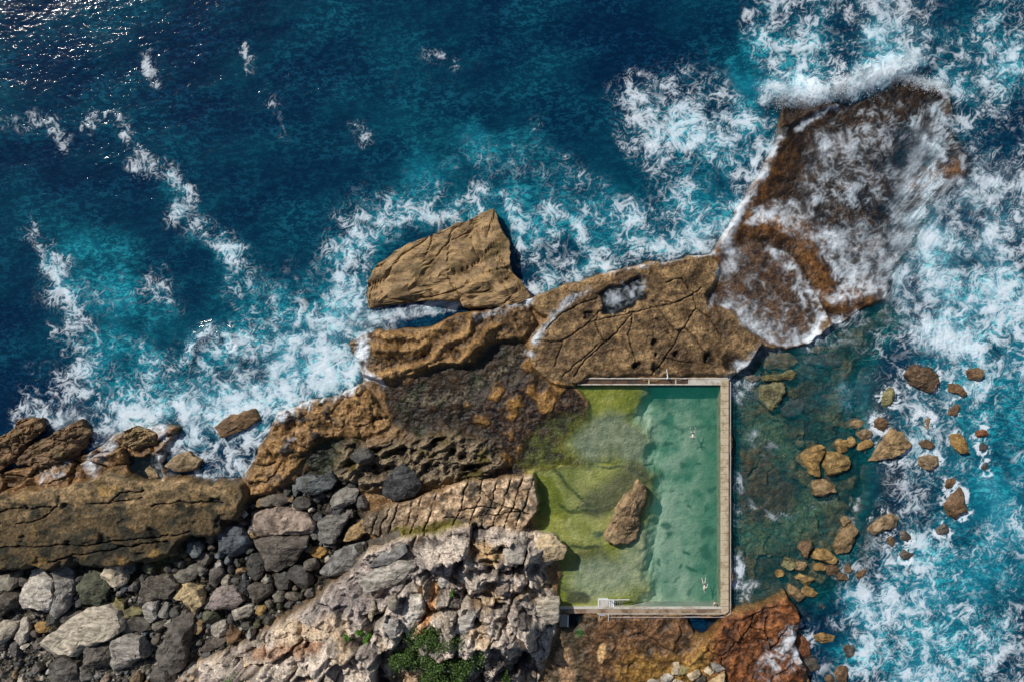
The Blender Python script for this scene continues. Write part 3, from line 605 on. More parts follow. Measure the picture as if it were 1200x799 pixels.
# still water of the pool and the tide pools
def pool_mat(name, col, rough=.05):
    m, nt = new_mat(name)
    geo = nd(nt, 'ShaderNodeNewGeometry').outputs['Position']
    p = nd(nt, 'ShaderNodeBsdfPrincipled', ins={'IOR': 1.333, 'Roughness': rough, 'Base Color': col + (1,)})
    fo = attr(nt, 'foam'); nt.links.new(mixc(nt, fo, col, FOAM), p.inputs['Base Color']); nt.links.new(math_(nt, 'MAXIMUM', attr(nt, 'opacity'), fo), p.inputs['Alpha'])
    nt.links.new(bump(nt, noise(nt, geo, .9, 3, .5), .25, .12), p.inputs['Normal'])
    finish(nt, p.outputs[0]); return m
MAT_POOL = pool_mat('green pool water', (.006, .150, .105))
MAT_TIDE = pool_mat('dark tide pool water', (.004, .010, .013))

def rock_mat(name, vein, spec, rough=.85, dark=(.03,.03,.03), stretch=(1,1,1), lichen=None):
    m, nt = new_mat(name)
    tc = nd(nt, 'ShaderNodeTexCoord').outputs['Object']
    oi = nd(nt, 'ShaderNodeObjectInfo')
    add = nd(nt, 'ShaderNodeVectorMath', operation='ADD'); nt.links.new(tc, add.inputs[0])
    sc = nd(nt, 'ShaderNodeVectorMath', operation='SCALE', ins={'Scale': 40.0}); nt.links.new(oi.outputs['Location'], sc.inputs[0]); nt.links.new(sc.outputs[0], add.inputs[1])
    mp = nd(nt, 'ShaderNodeMapping', ins={'Scale': stretch}); nt.links.new(add.outputs[0], mp.inputs['Vector'])
    v = mp.outputs[0]
    a = noise(nt, v, .8, 5, .62, .5); b = noise(nt, v, 3.0, 5, .68, .3); d = noise(nt, v, 7.0, 4, .6)
    c = mixc(nt, 1.0, oi.outputs['Color'], mixc(nt, ramp(nt, a, .3, .7), (.42, .40, .37), (1.45, 1.46, 1.48)), 'MULTIPLY')
    c = mixc(nt, ramp(nt, b, .54, .68, 0, spec), c, dark)
    c = mixc(nt, ramp(nt, d, .57, .70, 0, vein), c, (.52, .49, .45))
    if lichen: c = mixc(nt, ramp(nt, noise(nt, v, .55, 4, .6), .52, .66, 0, .7), c, lichen)
    p = nd(nt, 'ShaderNodeBsdfPrincipled', ins={'Roughness': rough, 'IOR': 1.4}); nt.links.new(c, p.inputs['Base Color'])
    nt.links.new(bump(nt, a, .5, .4, bump(nt, b, .9, .16)), p.inputs['Normal'])
    finish(nt, p.outputs[0]); return m
MAT_R = {'dry': rock_mat('weathered boulder stone', .35, .6), 'dark': rock_mat('dark boulder stone', .30, .5, .7, (.02,.022,.026)),
         'vein': rock_mat('veined pale stone', .55, .55, .85, (.06,.06,.07), (1, 2.6, 2.6)),
         'wet': rock_mat('wet brown sandstone', .12, .65, .5, (.025,.018,.012)),
         'isl': rock_mat('brown bedded sandstone', .16, .75, .6, (.035,.024,.013), (.45, .8, .8), (.12, .088, .034)),
         'warm': rock_mat('warm split stone', .30, .9, .85, (.035,.032,.035), (.7, .7, .5))}

def plain_mat(name, col, rough=.7, metal=0.0, var=.25, scale=2.0, stain=None):
    m, nt = new_mat(name)
    tc = nd(nt, 'ShaderNodeNewGeometry').outputs['Position']
    n = noise(nt, tc, scale, 5, .62)
    c = mixc(nt, n, tuple(x * (1 - var) for x in col), tuple(x * (1 + var) for x in col))
    if stain: c = mixc(nt, ramp(nt, noise(nt, tc, scale * .35, 5, .7), .46, .62, 0, .85), c, stain)
    p = nd(nt, 'ShaderNodeBsdfPrincipled', ins={'Roughness': rough, 'Metallic': metal}); nt.links.new(c, p.inputs['Base Color'])
    nt.links.new(bump(nt, n, .4, .03), p.inputs['Normal'])
    finish(nt, p.outputs[0]); return m
MAT_CONC = plain_mat('sandy concrete', (.50, .41, .28), .85, 0, .22, 2.5, (.27, .20, .11))
MAT_PALE = plain_mat('pale concrete', (.52, .49, .43), .85, 0, .2, 3.0, (.33, .27, .19))
MAT_RUST = plain_mat('rust stained channel', (.10, .055, .03), .8, 0, .5, 2.0, (.03, .022, .018))
MAT_STREAK = plain_mat('rust streaked concrete', (.34, .25, .17), .85, 0, .4, 1.6, (.13, .075, .04))
MAT_WHITE = plain_mat('white paint', (.72, .72, .72), .5, 0, .08)
MAT_RAIL = plain_mat('galvanised pipe', (.55, .52, .53), .45, .3, .1)
MAT_GREYC = plain_mat('grey concrete block', (.26, .24, .20), .9, 0, .3, 3.0)
MAT_STEP = plain_mat('blue grey step tread', (.40, .44, .56), .7, 0, .15)
MAT_SKIN = plain_mat('skin', (.62, .42, .32), .5, 0, .05)
MAT_SKINP = plain_mat('pale wet skin', (.74, .62, .54), .35, 0, .05)
MAT_HAIR = plain_mat('dark wet hair', (.03, .022, .016), .4)
MAT_SWIM = plain_mat('dark swimwear', (.02, .03, .06), .6)
MAT_SPRAY = plain_mat('white spray', (.86, .88, .90), .8, 0, .03)
MAT_STEM = plain_mat('brown stem', (.09, .06, .035), .9)
def leaf_mat(name, a, b):
    m, nt = new_mat(name)
    geo = nd(nt, 'ShaderNodeNewGeometry')
    n = noise(nt, geo.outputs['Position'], 1.3, 3, .6)
    c = mixc(nt, n, a, b); c = mixc(nt, ramp(nt, geo.outputs['Random Per Island'], 0, 1, 0, .55), c, tuple(x * 1.9 for x in b))
    p = nd(nt, 'ShaderNodeBsdfPrincipled', ins={'Roughness': .6}); nt.links.new(c, p.inputs['Base Color'])
    t = nd(nt, 'ShaderNodeBsdfTranslucent'); nt.links.new(c, t.inputs['Color'])
    mx = nd(nt, 'ShaderNodeMixShader', ins={0: .25}); nt.links.new(p.outputs[0], mx.inputs[1]); nt.links.new(t.outputs[0], mx.inputs[2])
    finish(nt, mx.outputs[0]); return m
MAT_LEAF = leaf_mat('shrub leaves', (.026, .062, .013), (.075, .13, .028))
MAT_TUFT = leaf_mat('bright tuft leaves', (.06, .16, .015), (.10, .24, .03))

# ------------------------------------------------------------------ object helpers
def tag(o, label=None, cat=None, group=None, kind=None):
    if label: o['label'] = label
    if cat: o['category'] = cat
    if group: o['group'] = group
    if kind: o['kind'] = kind
    return o
def link(name, me, mat, parent=None):
    o = bpy.data.objects.new(name, me); COL.objects.link(o)
    if mat: me.materials.append(mat)
    if parent: o.parent = parent
    return o
def empty(name, loc, rz=0.0):
    o = bpy.data.objects.new(name, None); COL.objects.link(o); o.location = loc; o.rotation_euler = (0, 0, rz); o.empty_display_size = .2; return o
def bm_obj(name, bm, mat, parent=None, smooth=False):
    me = bpy.data.meshes.new(name); bm.to_mesh(me); bm.free()
    if smooth: me.polygons.foreach_set('use_smooth', [True] * len(me.polygons))
    return link(name, me, mat, parent)
def grid_mesh(name, X, Y, Zz, keep, mat, attrs):
    ny, nx = X.shape
    idx = np.arange(nx * ny, dtype=np.int32).reshape(ny, nx)
    q = np.stack([idx[1:, :-1], idx[1:, 1:], idx[:-1, 1:], idx[:-1, :-1]], -1)
    if keep is not None: q = q[keep]
    q = q.reshape(-1, 4)
    used = np.zeros(nx * ny, bool); used[q.ravel()] = True
    remap = np.cumsum(used).astype(np.int32) - 1; q = remap[q]
    co = np.stack([X, Y, Zz], -1).reshape(-1, 3)[used].astype(F)
    me = bpy.data.meshes.new(name)
    me.vertices.add(len(co)); me.vertices.foreach_set('co', co.ravel())
    me.loops.add(q.size); me.loops.foreach_set('vertex_index', q.ravel())
    me.polygons.add(len(q)); me.polygons.foreach_set('loop_start', np.arange(0, q.size, 4, dtype=np.int32))
    me.polygons.foreach_set('use_smooth', np.ones(len(q), bool))
    me.update(calc_edges=True)
    for k, a in attrs.items():
        if isinstance(a, (list, tuple)):
            at = me.attributes.new(k, 'FLOAT_COLOR', 'POINT')
            d = np.stack([x.ravel()[used] for x in a] + [np.ones(used.sum())], -1).astype(F); at.data.foreach_set('color', d.ravel())
        else:
            at = me.attributes.new(k, 'FLOAT', 'POINT'); at.data.foreach_set('value', a.ravel()[used].astype(F))
    return link(name, me, mat)

# ------------------------------------------------------------------ terrain
def axis(lo, hi, far, step=1.0):
    mid = np.arange(lo, hi + .1, step); g = []; x = 0; s = 1.2
    while x < far: x += s; g.append(x); s *= 1.17
    g = np.array(g); return np.concatenate([lo - g[::-1], mid, hi + g])
au = axis(-45, 1245, 9000); av = axis(-45, 845, 9000)
MU, MV = np.meshgrid(au, av)
# first pass: rough heights, blurred, give the lean of high ground away from the camera foot
cc = Ctx(LU, LV); hc, _, _ = terrain(cc, False)
zb = np.clip(hc, 0, 20)
def blur(a, n):
    for _ in range(3):
        k = np.cumsum(np.pad(a, ((n + 1, n), (0, 0)), mode='edge'), 0); a = (k[2 * n + 1:] - k[:-2 * n - 1]) / (2 * n + 1)
        k = np.cumsum(np.pad(a, ((0, 0), (n + 1, n)), mode='edge'), 1); a = (k[:, 2 * n + 1:] - k[:, :-2 * n - 1]) / (2 * n + 1)
    return a
zb = blur(zb, 4).astype(F)
U = MU.copy(); V = MV.copy()
for _ in range(3):
    k = H / (H - lat(zb, U, V)); U = CX + (MU - CX) * k; V = CY + (MV - CY) * k
near = lat(LAND, U, V) < 40
near |= lat(SHALLOW, U, V) < 30; near |= lat(EASTBOULD, U, V) < 40
hh = np.full(MU.shape, -9.0, F); cols = [np.full(MU.shape, x, F) for x in (.05, .055, .04)]; inpool = np.zeros(MU.shape, F)
a_, b_, c_ = terrain(Ctx(U[near][None, :], V[near][None, :]))
hh[near] = a_[0]; inpool[near] = c_[0]
for i in range(3): cols[i][near] = b_[i][0]
def tz(px, py):
    """terrain height seen at a map point of the photograph's plan"""
    z = 1.0
    for _ in range(3):
        w = place(px, py, z); x = w.x / S + CX; y = CY - w.y / S
        i = np.searchsorted(au, x) ; j = np.searchsorted(av, y); z = float(hh[j, i])
    return z
wetm = np.clip(sm(3.6, 1.0, hh) * .85 * (lat(OUTCROP, U, V) > 0) * (lat(BOULD, U, V) > 0) + inpool, 0, 1)
sea_f = canvas(foam, U, V) * sm(.55, .05, hh) * (1 - inpool) * (lat(LAND, U, V) > -30)
rf = np.maximum(canvas(rfoam, U, V) * (1 - inpool), sea_f)
rf = rf * (hh < 9)
grd = grid_mesh('rock_shelf', (MU - CX) * S, (CY - MV) * S, hh, None, MAT_TERR, {'rockcol': cols, 'foam': rf, 'wet': np.maximum(wetm, rf), 'grain': np.clip(1 - .85 * inpool, 0, 1)})
tag(grd, 'brown sandstone rock shelf and shore with the shallow seabed around it', 'rock shelf', kind='structure')

# ------------------------------------------------------------------ boulders
_ico = {}
def ico(n):
    if n not in _ico:
        bm = bmesh.new(); bmesh.ops.create_icosphere(bm, subdivisions=n, radius=1)
        bm.verts.ensure_lookup_table()
        _ico[n] = (np.array([v.co[:] for v in bm.verts], F), [[v.index for v in f.verts] for f in bm.faces]); bm.free()
    return _ico[n]
def rough3(p, sc, seed):
    return (perlin(p[:, 0] / sc + p[:, 2] * .7 / sc, p[:, 1] / sc, seed) + perlin(p[:, 1] / sc - 3.1, p[:, 2] / sc + p[:, 0] * .4 / sc, seed + 5)) * .6

def rock_mesh(name, outline, height, seed, cuts=12, bump_=.075, bed=0.0, sub=4, flat=.5, round_=0.0):
    """outline: local xy metres; a lump with chipped facets whose plan follows the outline"""
    rg = np.random.default_rng(seed)
    n, faces = ico(sub); P = np.array(outline, F)
    th = np.arctan2(n[:, 1], n[:, 0]); rho = np.hypot(n[:, 0], n[:, 1])
    ct, st = np.cos(th), np.sin(th); R = np.zeros(len(n), F)
    for i in range(len(P)):
        a = P[i]; b = P[(i + 1) % len(P)]; e = b - a
        den = ct * e[1] - st * e[0]; den = np.where(np.abs(den) < 1e-9, 1e-9, den)
        t = (a[0] * e[1] - a[1] * e[0]) / den; s_ = (a[0] * st - a[1] * ct) / den
        ok = (t > 0) & (s_ >= -1e-4) & (s_ <= 1.0001); R = np.where(ok, np.maximum(R, t), R)
    R = np.maximum(R, .02)
    q = np.stack([ct * rho ** .75, st * rho ** .75, np.sign(n[:, 2]) * np.abs(n[:, 2]) ** flat], -1)
    for i in range(cuts):
        a = rg.uniform(0, 6.283); el = rg.uniform(-.1, 1.35) if i else 1.3
        d = np.array([math.cos(a) * math.cos(el), math.sin(a) * math.cos(el), math.sin(el)], F)
        lim = rg.uniform(.66, .94) * (q @ d).max()
        over = np.maximum(q @ d - lim, 0); q = q - over[:, None] * d * (1 - round_)
    x = q[:, 0] * R; y = q[:, 1] * R; z = q[:, 2] * height * .5
    tl = rg.uniform(-.10, .10, 2); z = z + (x * tl[0] + y * tl[1]) * sm(-.2, .5, q[:, 2])
    m = np.stack([x, y, z], -1); size = float(np.mean(R))
    nn = n / np.linalg.norm(n, axis=1)[:, None]
    m = m + nn * (rough3(m, size * .55, seed) * size * bump_ * 1.4 + rough3(m, size * .22, seed + 9) * size * bump_ + rough3(m, size * .10, seed + 19) * size * bump_ * .55 + rough3(m, max(size * .05, .12), seed + 29) * size * bump_ * .3)[:, None]
    if bed:
        mr = np.stack([m[:, 0] * .9 + m[:, 1] * .42, m[:, 1] * .9 - m[:, 0] * .42, m[:, 2]], -1); k = rough3(mr * np.array([.35, 1.5, .2], F), size * .42, seed + 3) + .4 * rough3(mr * np.array([.6, 1.5, .2], F), size * .16, seed + 4); m[:, 2] += bed * (.6 * np.round(k * 4) / 4 + .4 * k) * sm(-.1, .4, q[:, 2])
        cv_ = np.abs(rough3(mr * np.array([.5, 1.1, .2], F), size * .45, seed + 6)); c2_ = np.abs(rough3(mr * np.array([1.2, .5, .2], F), size * .5, seed + 8))
        m[:, 2] -= (.42 * np.exp(-(cv_ / .035) ** 2) + .3 * np.exp(-(c2_ / .03) ** 2)) * sm(.0, .4, q[:, 2])
    me = bpy.data.meshes.new(name); me.from_pydata(m.tolist(), [], faces); me.update()
    me.polygons.foreach_set('use_smooth', [True] * len(me.polygons))
    me.set_sharp_from_angle(angle=math.radians(27))
    return me

TONE = {'white': (.47,.44,.39), 'pale': (.34,.32,.285), 'grey': (.185,.18,.165), 'dark': (.062,.062,.060), 'blue': (.10,.118,.135), 'moss': (.085,.092,.055), 'olive': (.20,.185,.085),
        'cream': (.50,.42,.30), 'honey': (.42,.33,.19), 'gold': (.36,.235,.085), 'brown': (.17,.105,.055), 'tan': (.28,.20,.11), 'rust': (.34,.225,.105), 'red': (.20,.075,.03), 'pink': (.30,.245,.215), 'amber': (.34,.21,.07), 'slate': (.11,.10,.09)}
WORD = {'white': 'whitish', 'pale': 'pale grey', 'grey': 'grey', 'dark': 'dark', 'blue': 'dark bluish', 'moss': 'dark mossy', 'olive': 'olive', 'cream': 'cream', 'honey': 'honey-coloured', 'gold': 'golden brown', 'brown': 'brown',
        'tan': 'tan', 'red': 'reddish', 'pink': 'pinkish grey', 'amber': 'amber', 'slate': 'slate grey'}
def ell(x, y, rx, ry, rot, seed, k=9):
    rg = np.random.default_rng(seed + 77); a0 = rg.uniform(0, 6.28); r = math.radians(rot); o = []
    for i in range(k):
        a = a0 + (i + rg.uniform(-.3, .3)) * 6.283 / k; f = rg.uniform(.86, 1.12); ex, ey = rx * f * math.cos(a), ry * f * math.sin(a)
        o.append((x + ex * math.cos(r) - ey * math.sin(r), y + ex * math.sin(r) + ey * math.cos(r)))
    return o
ROCKS = []      # (cx, cy, r, short name)
def rock(kind, outline, tone, mat, label, cat, group=None, h=None, sink=.26, seed=None, z=None, grow=1.0, short=None, **kw):
    """outline in plan units; the thing stands on whatever ground is under it"""
    P = np.array(outline, float); c = P.mean(0)
    seed = seed if seed is not None else int(c[0] * 7 + c[1] * 13) % 9973
    r = math.sqrt(abs(np.sum(P[:, 0] * np.roll(P[:, 1], -1) - P[:, 1] * np.roll(P[:, 0], -1))) / 2 / math.pi)
    hgt = h if h else 2 * r * S * random.Random(seed).uniform(.72, .98)
    zb_ = tz(c[0], c[1]) if z is None else z
    zc = zb_ + hgt * (.5 - sink)
    k = S * (H - zc) / H * grow
    loc = place(c[0], c[1], zc)
    loc_out = [((p[0] - c[0]) * k, -(p[1] - c[1]) * k) for p in P]
    sub = kw.pop('sub', 5 if r > 15 else 4 if r > 5.5 else 3)
    me = rock_mesh(kind, loc_out, hgt, seed, sub=sub, **kw)
    o = link(kind, me, MAT_R[mat]); o.location = loc
    v = np.random.default_rng(seed).uniform(.85, 1.17) * (.80 if mat == 'wet' else .92); wm = np.random.default_rng(seed + 5).uniform(0, 1); tt = (1.0 + .09 * wm, 1.0, 1.03 - .20 * wm); o.color = tuple(x * v * t_ for x, t_ in zip(TONE[tone], tt)) + (1,)
    tag(o, label, cat, group); ROCKS.append((c[0], c[1], r, short, o, tone)); return o

GB = 'boulders piled on the shore left of the pool'
GE = 'rocks standing in the water right of the pool'
GP = 'pale blocks lying on the rocky outcrop'
GS = 'pale stones at the bottom edge'
# big single rocks
isl = [(578,246),(596,283),(600,318),(613,335),(621,349),(600,358),(570,363),(543,361),(541,352),(510,352),(470,356),(431,362),(429,330),(440,310),(458,298),(485,284),(512,273),(545,262)]
rock('sea_rock', isl, 'rust', 'isl', 'large wedge-shaped brown rock standing in the surf apart from the shelf', 'rock', h=3.0, sink=.30, z=0, cuts=1, bump_=.045, bed=.6, sub=6, flat=.25, seed=3, short='the large wedge-shaped sea rock')
pr = [(746,562),(757,570),(755,588),(750,600),(749,618),(745,632),(733,641),(718,643),(708,634),(712,616),(722,596),(732,580),(741,572)]
rock('pool_rock', pr, 'tan', 'warm', 'long upright grey and orange rock rising out of the green pool', 'rock', h=3.4, sink=.30, z=.5, cuts=6, bump_=.09, sub=5, flat=.5, seed=21, short='the rock in the pool')
rock('sea_rock', [(-14,530),(5,507),(20,493),(38,489),(50,490),(53,505),(38,520),(18,538),(0,552),(-16,550)], 'brown', 'isl', 'sloping brown rock at the left edge with surf along its top', 'rock', 'brown rocks in the surf at the left', h=3.2, sink=.35, z=.2, cuts=6, sub=6, flat=.45, bump_=.09, bed=.45, short='the sloping brown rock at the left edge')
rock('sea_rock', [(20,540),(38,522),(58,512),(78,500),(96,491),(107,503),(103,520),(86,536),(70,545),(46,548)], 'brown', 'isl', 'rounded brown rock by the left edge with foam pouring over its top', 'rock', 'brown rocks in the surf at the left', h=3.0, sink=.35, z=.2, cuts=6, sub=6, flat=.5, bump_=.09, bed=.45, short='the foam-topped brown rock')
rock('sea_rock', [(148,505),(160,498),(184,507),(184,524),(160,526),(146,520)], 'tan', 'isl', 'stubby tan rock in the surf above the small dark tide pool', 'rock', 'brown rocks in the surf at the left', h=2.4, sink=.35, z=.6, cuts=6, sub=5, bed=.35, short='the stubby tan rock in the surf')
rock('sea_rock', [(200,534),(222,528),(238,538),(230,550),(206,553),(194,546)], 'tan', 'isl', 'low brown rock ringed by foam in the inlet above the tan ledge', 'rock', 'brown rocks in the surf at the left', h=1.8, sink=.4, z=.2, cuts=5, short='the foam-ringed inlet rock')
rock('sea_rock', [(168,550),(178,543),(190,553),(190,562),(176,562)], 'tan', 'isl', 'small tan knob between the dark tide pool and the inlet', 'rock', 'brown rocks in the surf at the left', h=1.6, sink=.4, cuts=5)
rock('sea_rock', [(252,500),(270,486),(300,478),(306,490),(290,502),(262,512)], 'brown', 'isl', 'dark brown rock half covered by white surf above the inlet', 'rock', 'brown rocks in the surf at the left', h=1.7, sink=.5, z=.1, cuts=5)

BL = [   # outline or ellipse, tone, material, label, short name, height
 ([(49,667),(62,679),(67,700),(63,716),(55,724),(44,719),(33,713),(28,690),(36,676)],'white','vein','big whitish pitted round boulder beside the curved upright one','the big pitted white boulder',3.6),
 ([(66,659),(76,661),(85,674),(86,690),(82,708),(70,722),(62,716),(70,700),(69,680)],'pale','vein','tall curved pale grey boulder standing on end right of the big pitted one','the curved upright boulder',3.4),
 ([(-8,676),(12,671),(26,665),(24,678),(18,688),(4,696),(-10,694)],'grey','dry','grey green wedge boulder cut by the left edge, topmost there','the upper left-edge boulder',2.4),
 ([(-8,702),(10,693),(25,697),(19,710),(4,722),(-8,724)],'slate','dry','dark boulder with a brown rim cut by the left edge','the brown-rimmed boulder',2.4),
 ([(93,690),(100,672),(118,670),(130,682),(132,698),(118,708),(98,706)],'moss','dark','large dark mossy boulder left of and below the cream boulder','the large mossy boulder',2.8),
 ([(120,671),(128,661),(142,659),(148,668),(147,682),(138,688),(128,684)],'cream','dry','smooth cream boulder perched above the large mossy one','the cream boulder',2.6),
 ([(128,708),(136,699),(146,704),(146,714),(134,713)],'olive','dark','small olive boulder under the cream boulder','the small olive boulder',1.4),
 ([(65,735),(95,718),(125,711),(136,716),(141,727),(140,738),(130,746),(104,752),(90,768),(62,772),(38,763),(46,750)],'white','vein','huge pale slab with swirling grey veins slanting to the upper right','the huge veined slab',3.2),
 ([(103,757),(112,750),(130,752),(130,778),(114,782),(103,776)],'slate','dark','dark ribbed block leaning on the lower edge of the huge veined slab','the dark ribbed block',2.6),
 ([(131,750),(150,745),(165,748),(175,768),(166,772),(150,784),(134,788),(129,770)],'pale','vein','speckled pale rugged boulder right of the dark ribbed block','the speckled pale boulder',3.0),
 ([(62,775),(76,770),(92,775),(92,802),(66,806),(58,792)],'slate','dark','dark brown rounded boulder with one pale edge at the bottom of the photo','the pale-edged dark boulder',2.6),
 (ell(100,788,9,9,0,3),'grey','dry','squat grey boulder between the pale-edged dark one and the ribbed block',None,1.5),
 ([(-6,730),(10,727),(24,727),(17,741),(6,752),(-6,750)],'white','vein','whitish boulder with a dark right flank cut by the left edge','the white left-edge boulder',2.4),
 ([(25,725),(33,722),(37,735),(34,748),(25,754),(20,746)],'pale','dry','smooth narrow pale boulder just right of the white left-edge one','the narrow pale boulder',2.0),
 (ell(30,757,6,3,-15,5),'white','dry','small flat white stone below the narrow pale boulder',None,.7),
 (ell(50,734,8,6,10,6),'amber','dry','small amber rock above the huge veined slab','the small amber rock',1.1),
 (ell(80,723,16,6,-18,7),'slate','dry','long slate-coloured boulder along the upper edge of the huge veined slab','the long slate boulder',1.6),
 (ell(18,760,8,8,0,8),'slate','dark','dark rock under the white left-edge boulder',None,1.3),
 (ell(228,640,11,11,20,20),'blue','dark','bluish boulder with white veins on the tan ledge corner','the white-veined bluish boulder',2.4),
 (ell(240,656,12,8,-38,21),'slate','dark','dark boulder with a pale ridge below the white-veined bluish one','the pale-ridged dark boulder',1.8),
 (ell(221,671,16,9,-18,22),'grey','vein','long grey striped boulder just above the honey-coloured one','the long striped boulder',1.9),
 ([(166,680),(176,674),(200,674),(208,684),(204,704),(180,706),(166,700)],'slate','dark','blocky slate boulder with vertical cracks left of the honey-coloured one','the cracked slate block',2.6),
 ([(206,688),(222,681),(240,684),(239,704),(229,716),(216,708),(207,700)],'honey','dry','honey-coloured smooth angular boulder','the honey-coloured boulder',2.8),
 ([(246,668),(258,662),(262,672),(252,688),(246,684)],'slate','vein','upright slate boulder with a pale edge right of the long striped one','the pale-edged slate boulder',2.0),
 (ell(265,680,6,7,0,26),'pale','dry','small pale rounded stone between two dark boulders','the small pale round stone',1.2),
 ([(242,710),(248,694),(262,684),(276,690),(284,702),(272,714),(252,718)],'pink','vein','large rugged pinkish boulder right of the honey-coloured one','the rugged pinkish boulder',2.8),
 (ell(177,715,10,14,15,28),'pale','vein','knobbly speckled boulder left of a small grey oval one','the knobbly speckled boulder',2.2),
 (ell(193,715,7,10,12,29),'grey','dry','grey oval boulder standing between two darker ones','the grey oval boulder',1.6),
 (ell(208,717,8,7,0,30),'dark','dark','dark boulder directly under the honey-coloured one','the dark boulder under the honey one',1.4),
 (ell(154,717,15,6,-4,31),'olive','dark','flat olive boulder under the large mossy one','the flat olive boulder',1.2),
 (ell(165,731,13,9,10,32),'slate','dry','rough slate boulder at the right tip of the huge veined slab','the rough slate boulder',2.0),
 (ell(187,732,9,7,-20,33),'grey','dry','grey boulder between the rough slate one and the tall brown one','the small grey boulder',1.4),
 ([(197,738),(204,726),(215,721),(227,727),(226,745),(219,760),(217,778),(206,783),(194,777),(188,766)],'slate','dry','tall brown-grey block standing on end with a speckled left face','the tall brown-grey block',3.6),
 (ell(149,737,9,7,-20,35),'grey','dry','grey boulder touching the right end of the huge veined slab',None,1.4),
 (ell(233,733,6,9,10,36),'tan','dry','narrow tan boulder right of the tall brown-grey block','the narrow tan boulder',1.3),
 (ell(258,735,11,10,0,37),'pale','dry','pale rounded boulder below the rugged pinkish one','the pale rounded boulder',2.2),
 (ell(271,742,11,10,20,38),'brown','dry','brown boulder with an orange side right of the pale rounded one','the orange-sided boulder',2.0),
 (ell(250,754,15,6,-26,39),'slate','dark','thin slanting slate slab below the pale rounded boulder','the slanting slate slab',1.2),
 ([(180,786),(190,778),(206,784),(206,806),(180,808)],'slate','dry','brown-grey boulder at the bottom edge below the tall block','the bottom-edge brown boulder',2.0),
 ([(208,790),(222,778),(234,780),(234,796),(220,806),(208,804)],'pale','dry','pale tan boulder at the bottom edge right of the tall block','the bottom-edge tan boulder',2.2),
 ([(350,560),(362,556),(376,557),(388,551),(394,562),(390,573),(372,580),(354,572)],'blue','dark','dark boulder with a wavy silvery top at the head of the boulder pile','the wavy-topped dark boulder',2.8),
 ([(389,586),(394,576),(408,569),(420,574),(416,586),(400,596),(391,594)],'grey','dry','rounded boulder with a golden left face and silvery top','the gold-faced boulder',2.4),
 ([(287,598),(310,594),(346,596),(356,602),(368,614),(366,620),(350,625),(310,628),(292,624)],'pink','dry','very large low boulder with a pale upper edge and dark right half','the very large low boulder',3.2),
 ([(375,609),(392,602),(408,603),(402,622),(393,634),(378,633),(370,621)],'grey','vein','pointed grey boulder with a pale ridge down its middle','the ridged pointed boulder',2.8),
 ([(404,632),(410,618),(424,610),(436,612),(434,624),(418,632)],'tan','dry','golden boulder leaning right of the ridged pointed one','the leaning golden boulder',2.2),
 ([(300,634),(318,630),(362,628),(362,642),(346,658),(330,666),(312,668),(309,652)],'slate','vein','broad dark slab with a pitted pale lower rim','the pale-rimmed dark slab',3.0),
 ([(252,625),(262,614),(280,616),(294,634),(290,648),(270,652),(256,646)],'blue','dark','broad mottled dark bluish boulder left of the pale-rimmed dark slab','the mottled bluish boulder',2.8),
 (ell(374,646,11,6,8,50),'amber','dry','small amber brown rock left of the flat grey slab','the small amber brown rock',1.1),
 ([(378,668),(394,646),(412,638),(428,634),(430,648),(422,668),(396,672),(384,672)],'grey','dry','flat grey slab with a dark shadow under its lower edge','the flat grey slab',2.6),
 (ell(352,676,14,13,0,52),'dark','dark','black boulder in the shade below the pale-rimmed dark slab','the black shaded boulder',1.8),
 (ell(332,678,9,13,5,53),'dark','dark','narrow black boulder left of the black shaded one',None,1.8),
 (ell(300,662,11,15,10,54),'dark','dark','tall dark rough boulder left of the pale-rimmed dark slab','the tall dark rough boulder',2.2),
 ([(284,688),(298,684),(318,684),(318,696),(308,704),(296,706)],'slate','dry','dark angular boulder with a pale top, centre of the boulder pile','the pale-topped angular boulder',2.2),
 (ell(327,698,8,7,0,55),'grey','dry','grey pebbly boulder right of the pale-topped angular one',None,1.3),
 (ell(343,697,9,5,5,56),'slate','dry','flat slate stone below the black shaded boulder',None,.9),
 (ell(285,715,13,8,-25,57),'pale','vein','pale boulder with grey streaks left of a small orange one','the grey-streaked boulder',1.9),
 (ell(306,714,8,5,-35,58),'gold','dry','small orange-gold boulder right of the grey-streaked one','the small orange-gold boulder',1.2),
 ([(446,562),(456,550),(470,546),(486,554),(492,568),(482,580),(462,584),(450,580)],'dark','dark','rugged blackish boulder just above the cracked tan rock bed','the rugged blackish boulder',1.9),
 ([(434,634),(448,624),(466,618),(474,630),(464,637),(442,641)],'slate','dry','smooth slate wedge boulder below the cracked tan rock bed','the slate wedge boulder',2.0),
 (ell(425,534,13,8,-10,61),'dark','dark','dark rock at the edge of the weedy channel','the dark channel rock',1.4),
 (ell(398,600,7,9,0,62),'dark','dark','dark boulder wedged between the gold-faced and ridged boulders',None,1.6),
 (ell(356,590,14,8,5,63),'dark','dark','dark rough rock below the wavy-topped boulder',None,1.6),
 (ell(320,586,22,7,-8,64),'slate','dark','long rough slate rock along the top of the very large low boulder','the long rough slate rock',1.5),
 (ell(424,588,9,8,0,65),'slate','dark','slate boulder right of the gold-faced one',None,1.5),
 (ell(262,700-52,1,1,0,1),None,None,None,None,None),
]
for o_, tone, mat, lab, short, h_ in BL:
    if tone is None: continue
    rock('boulder', o_, tone, mat, lab, 'boulder', GB, h=h_ * 1.12, short=short, grow=1.12)
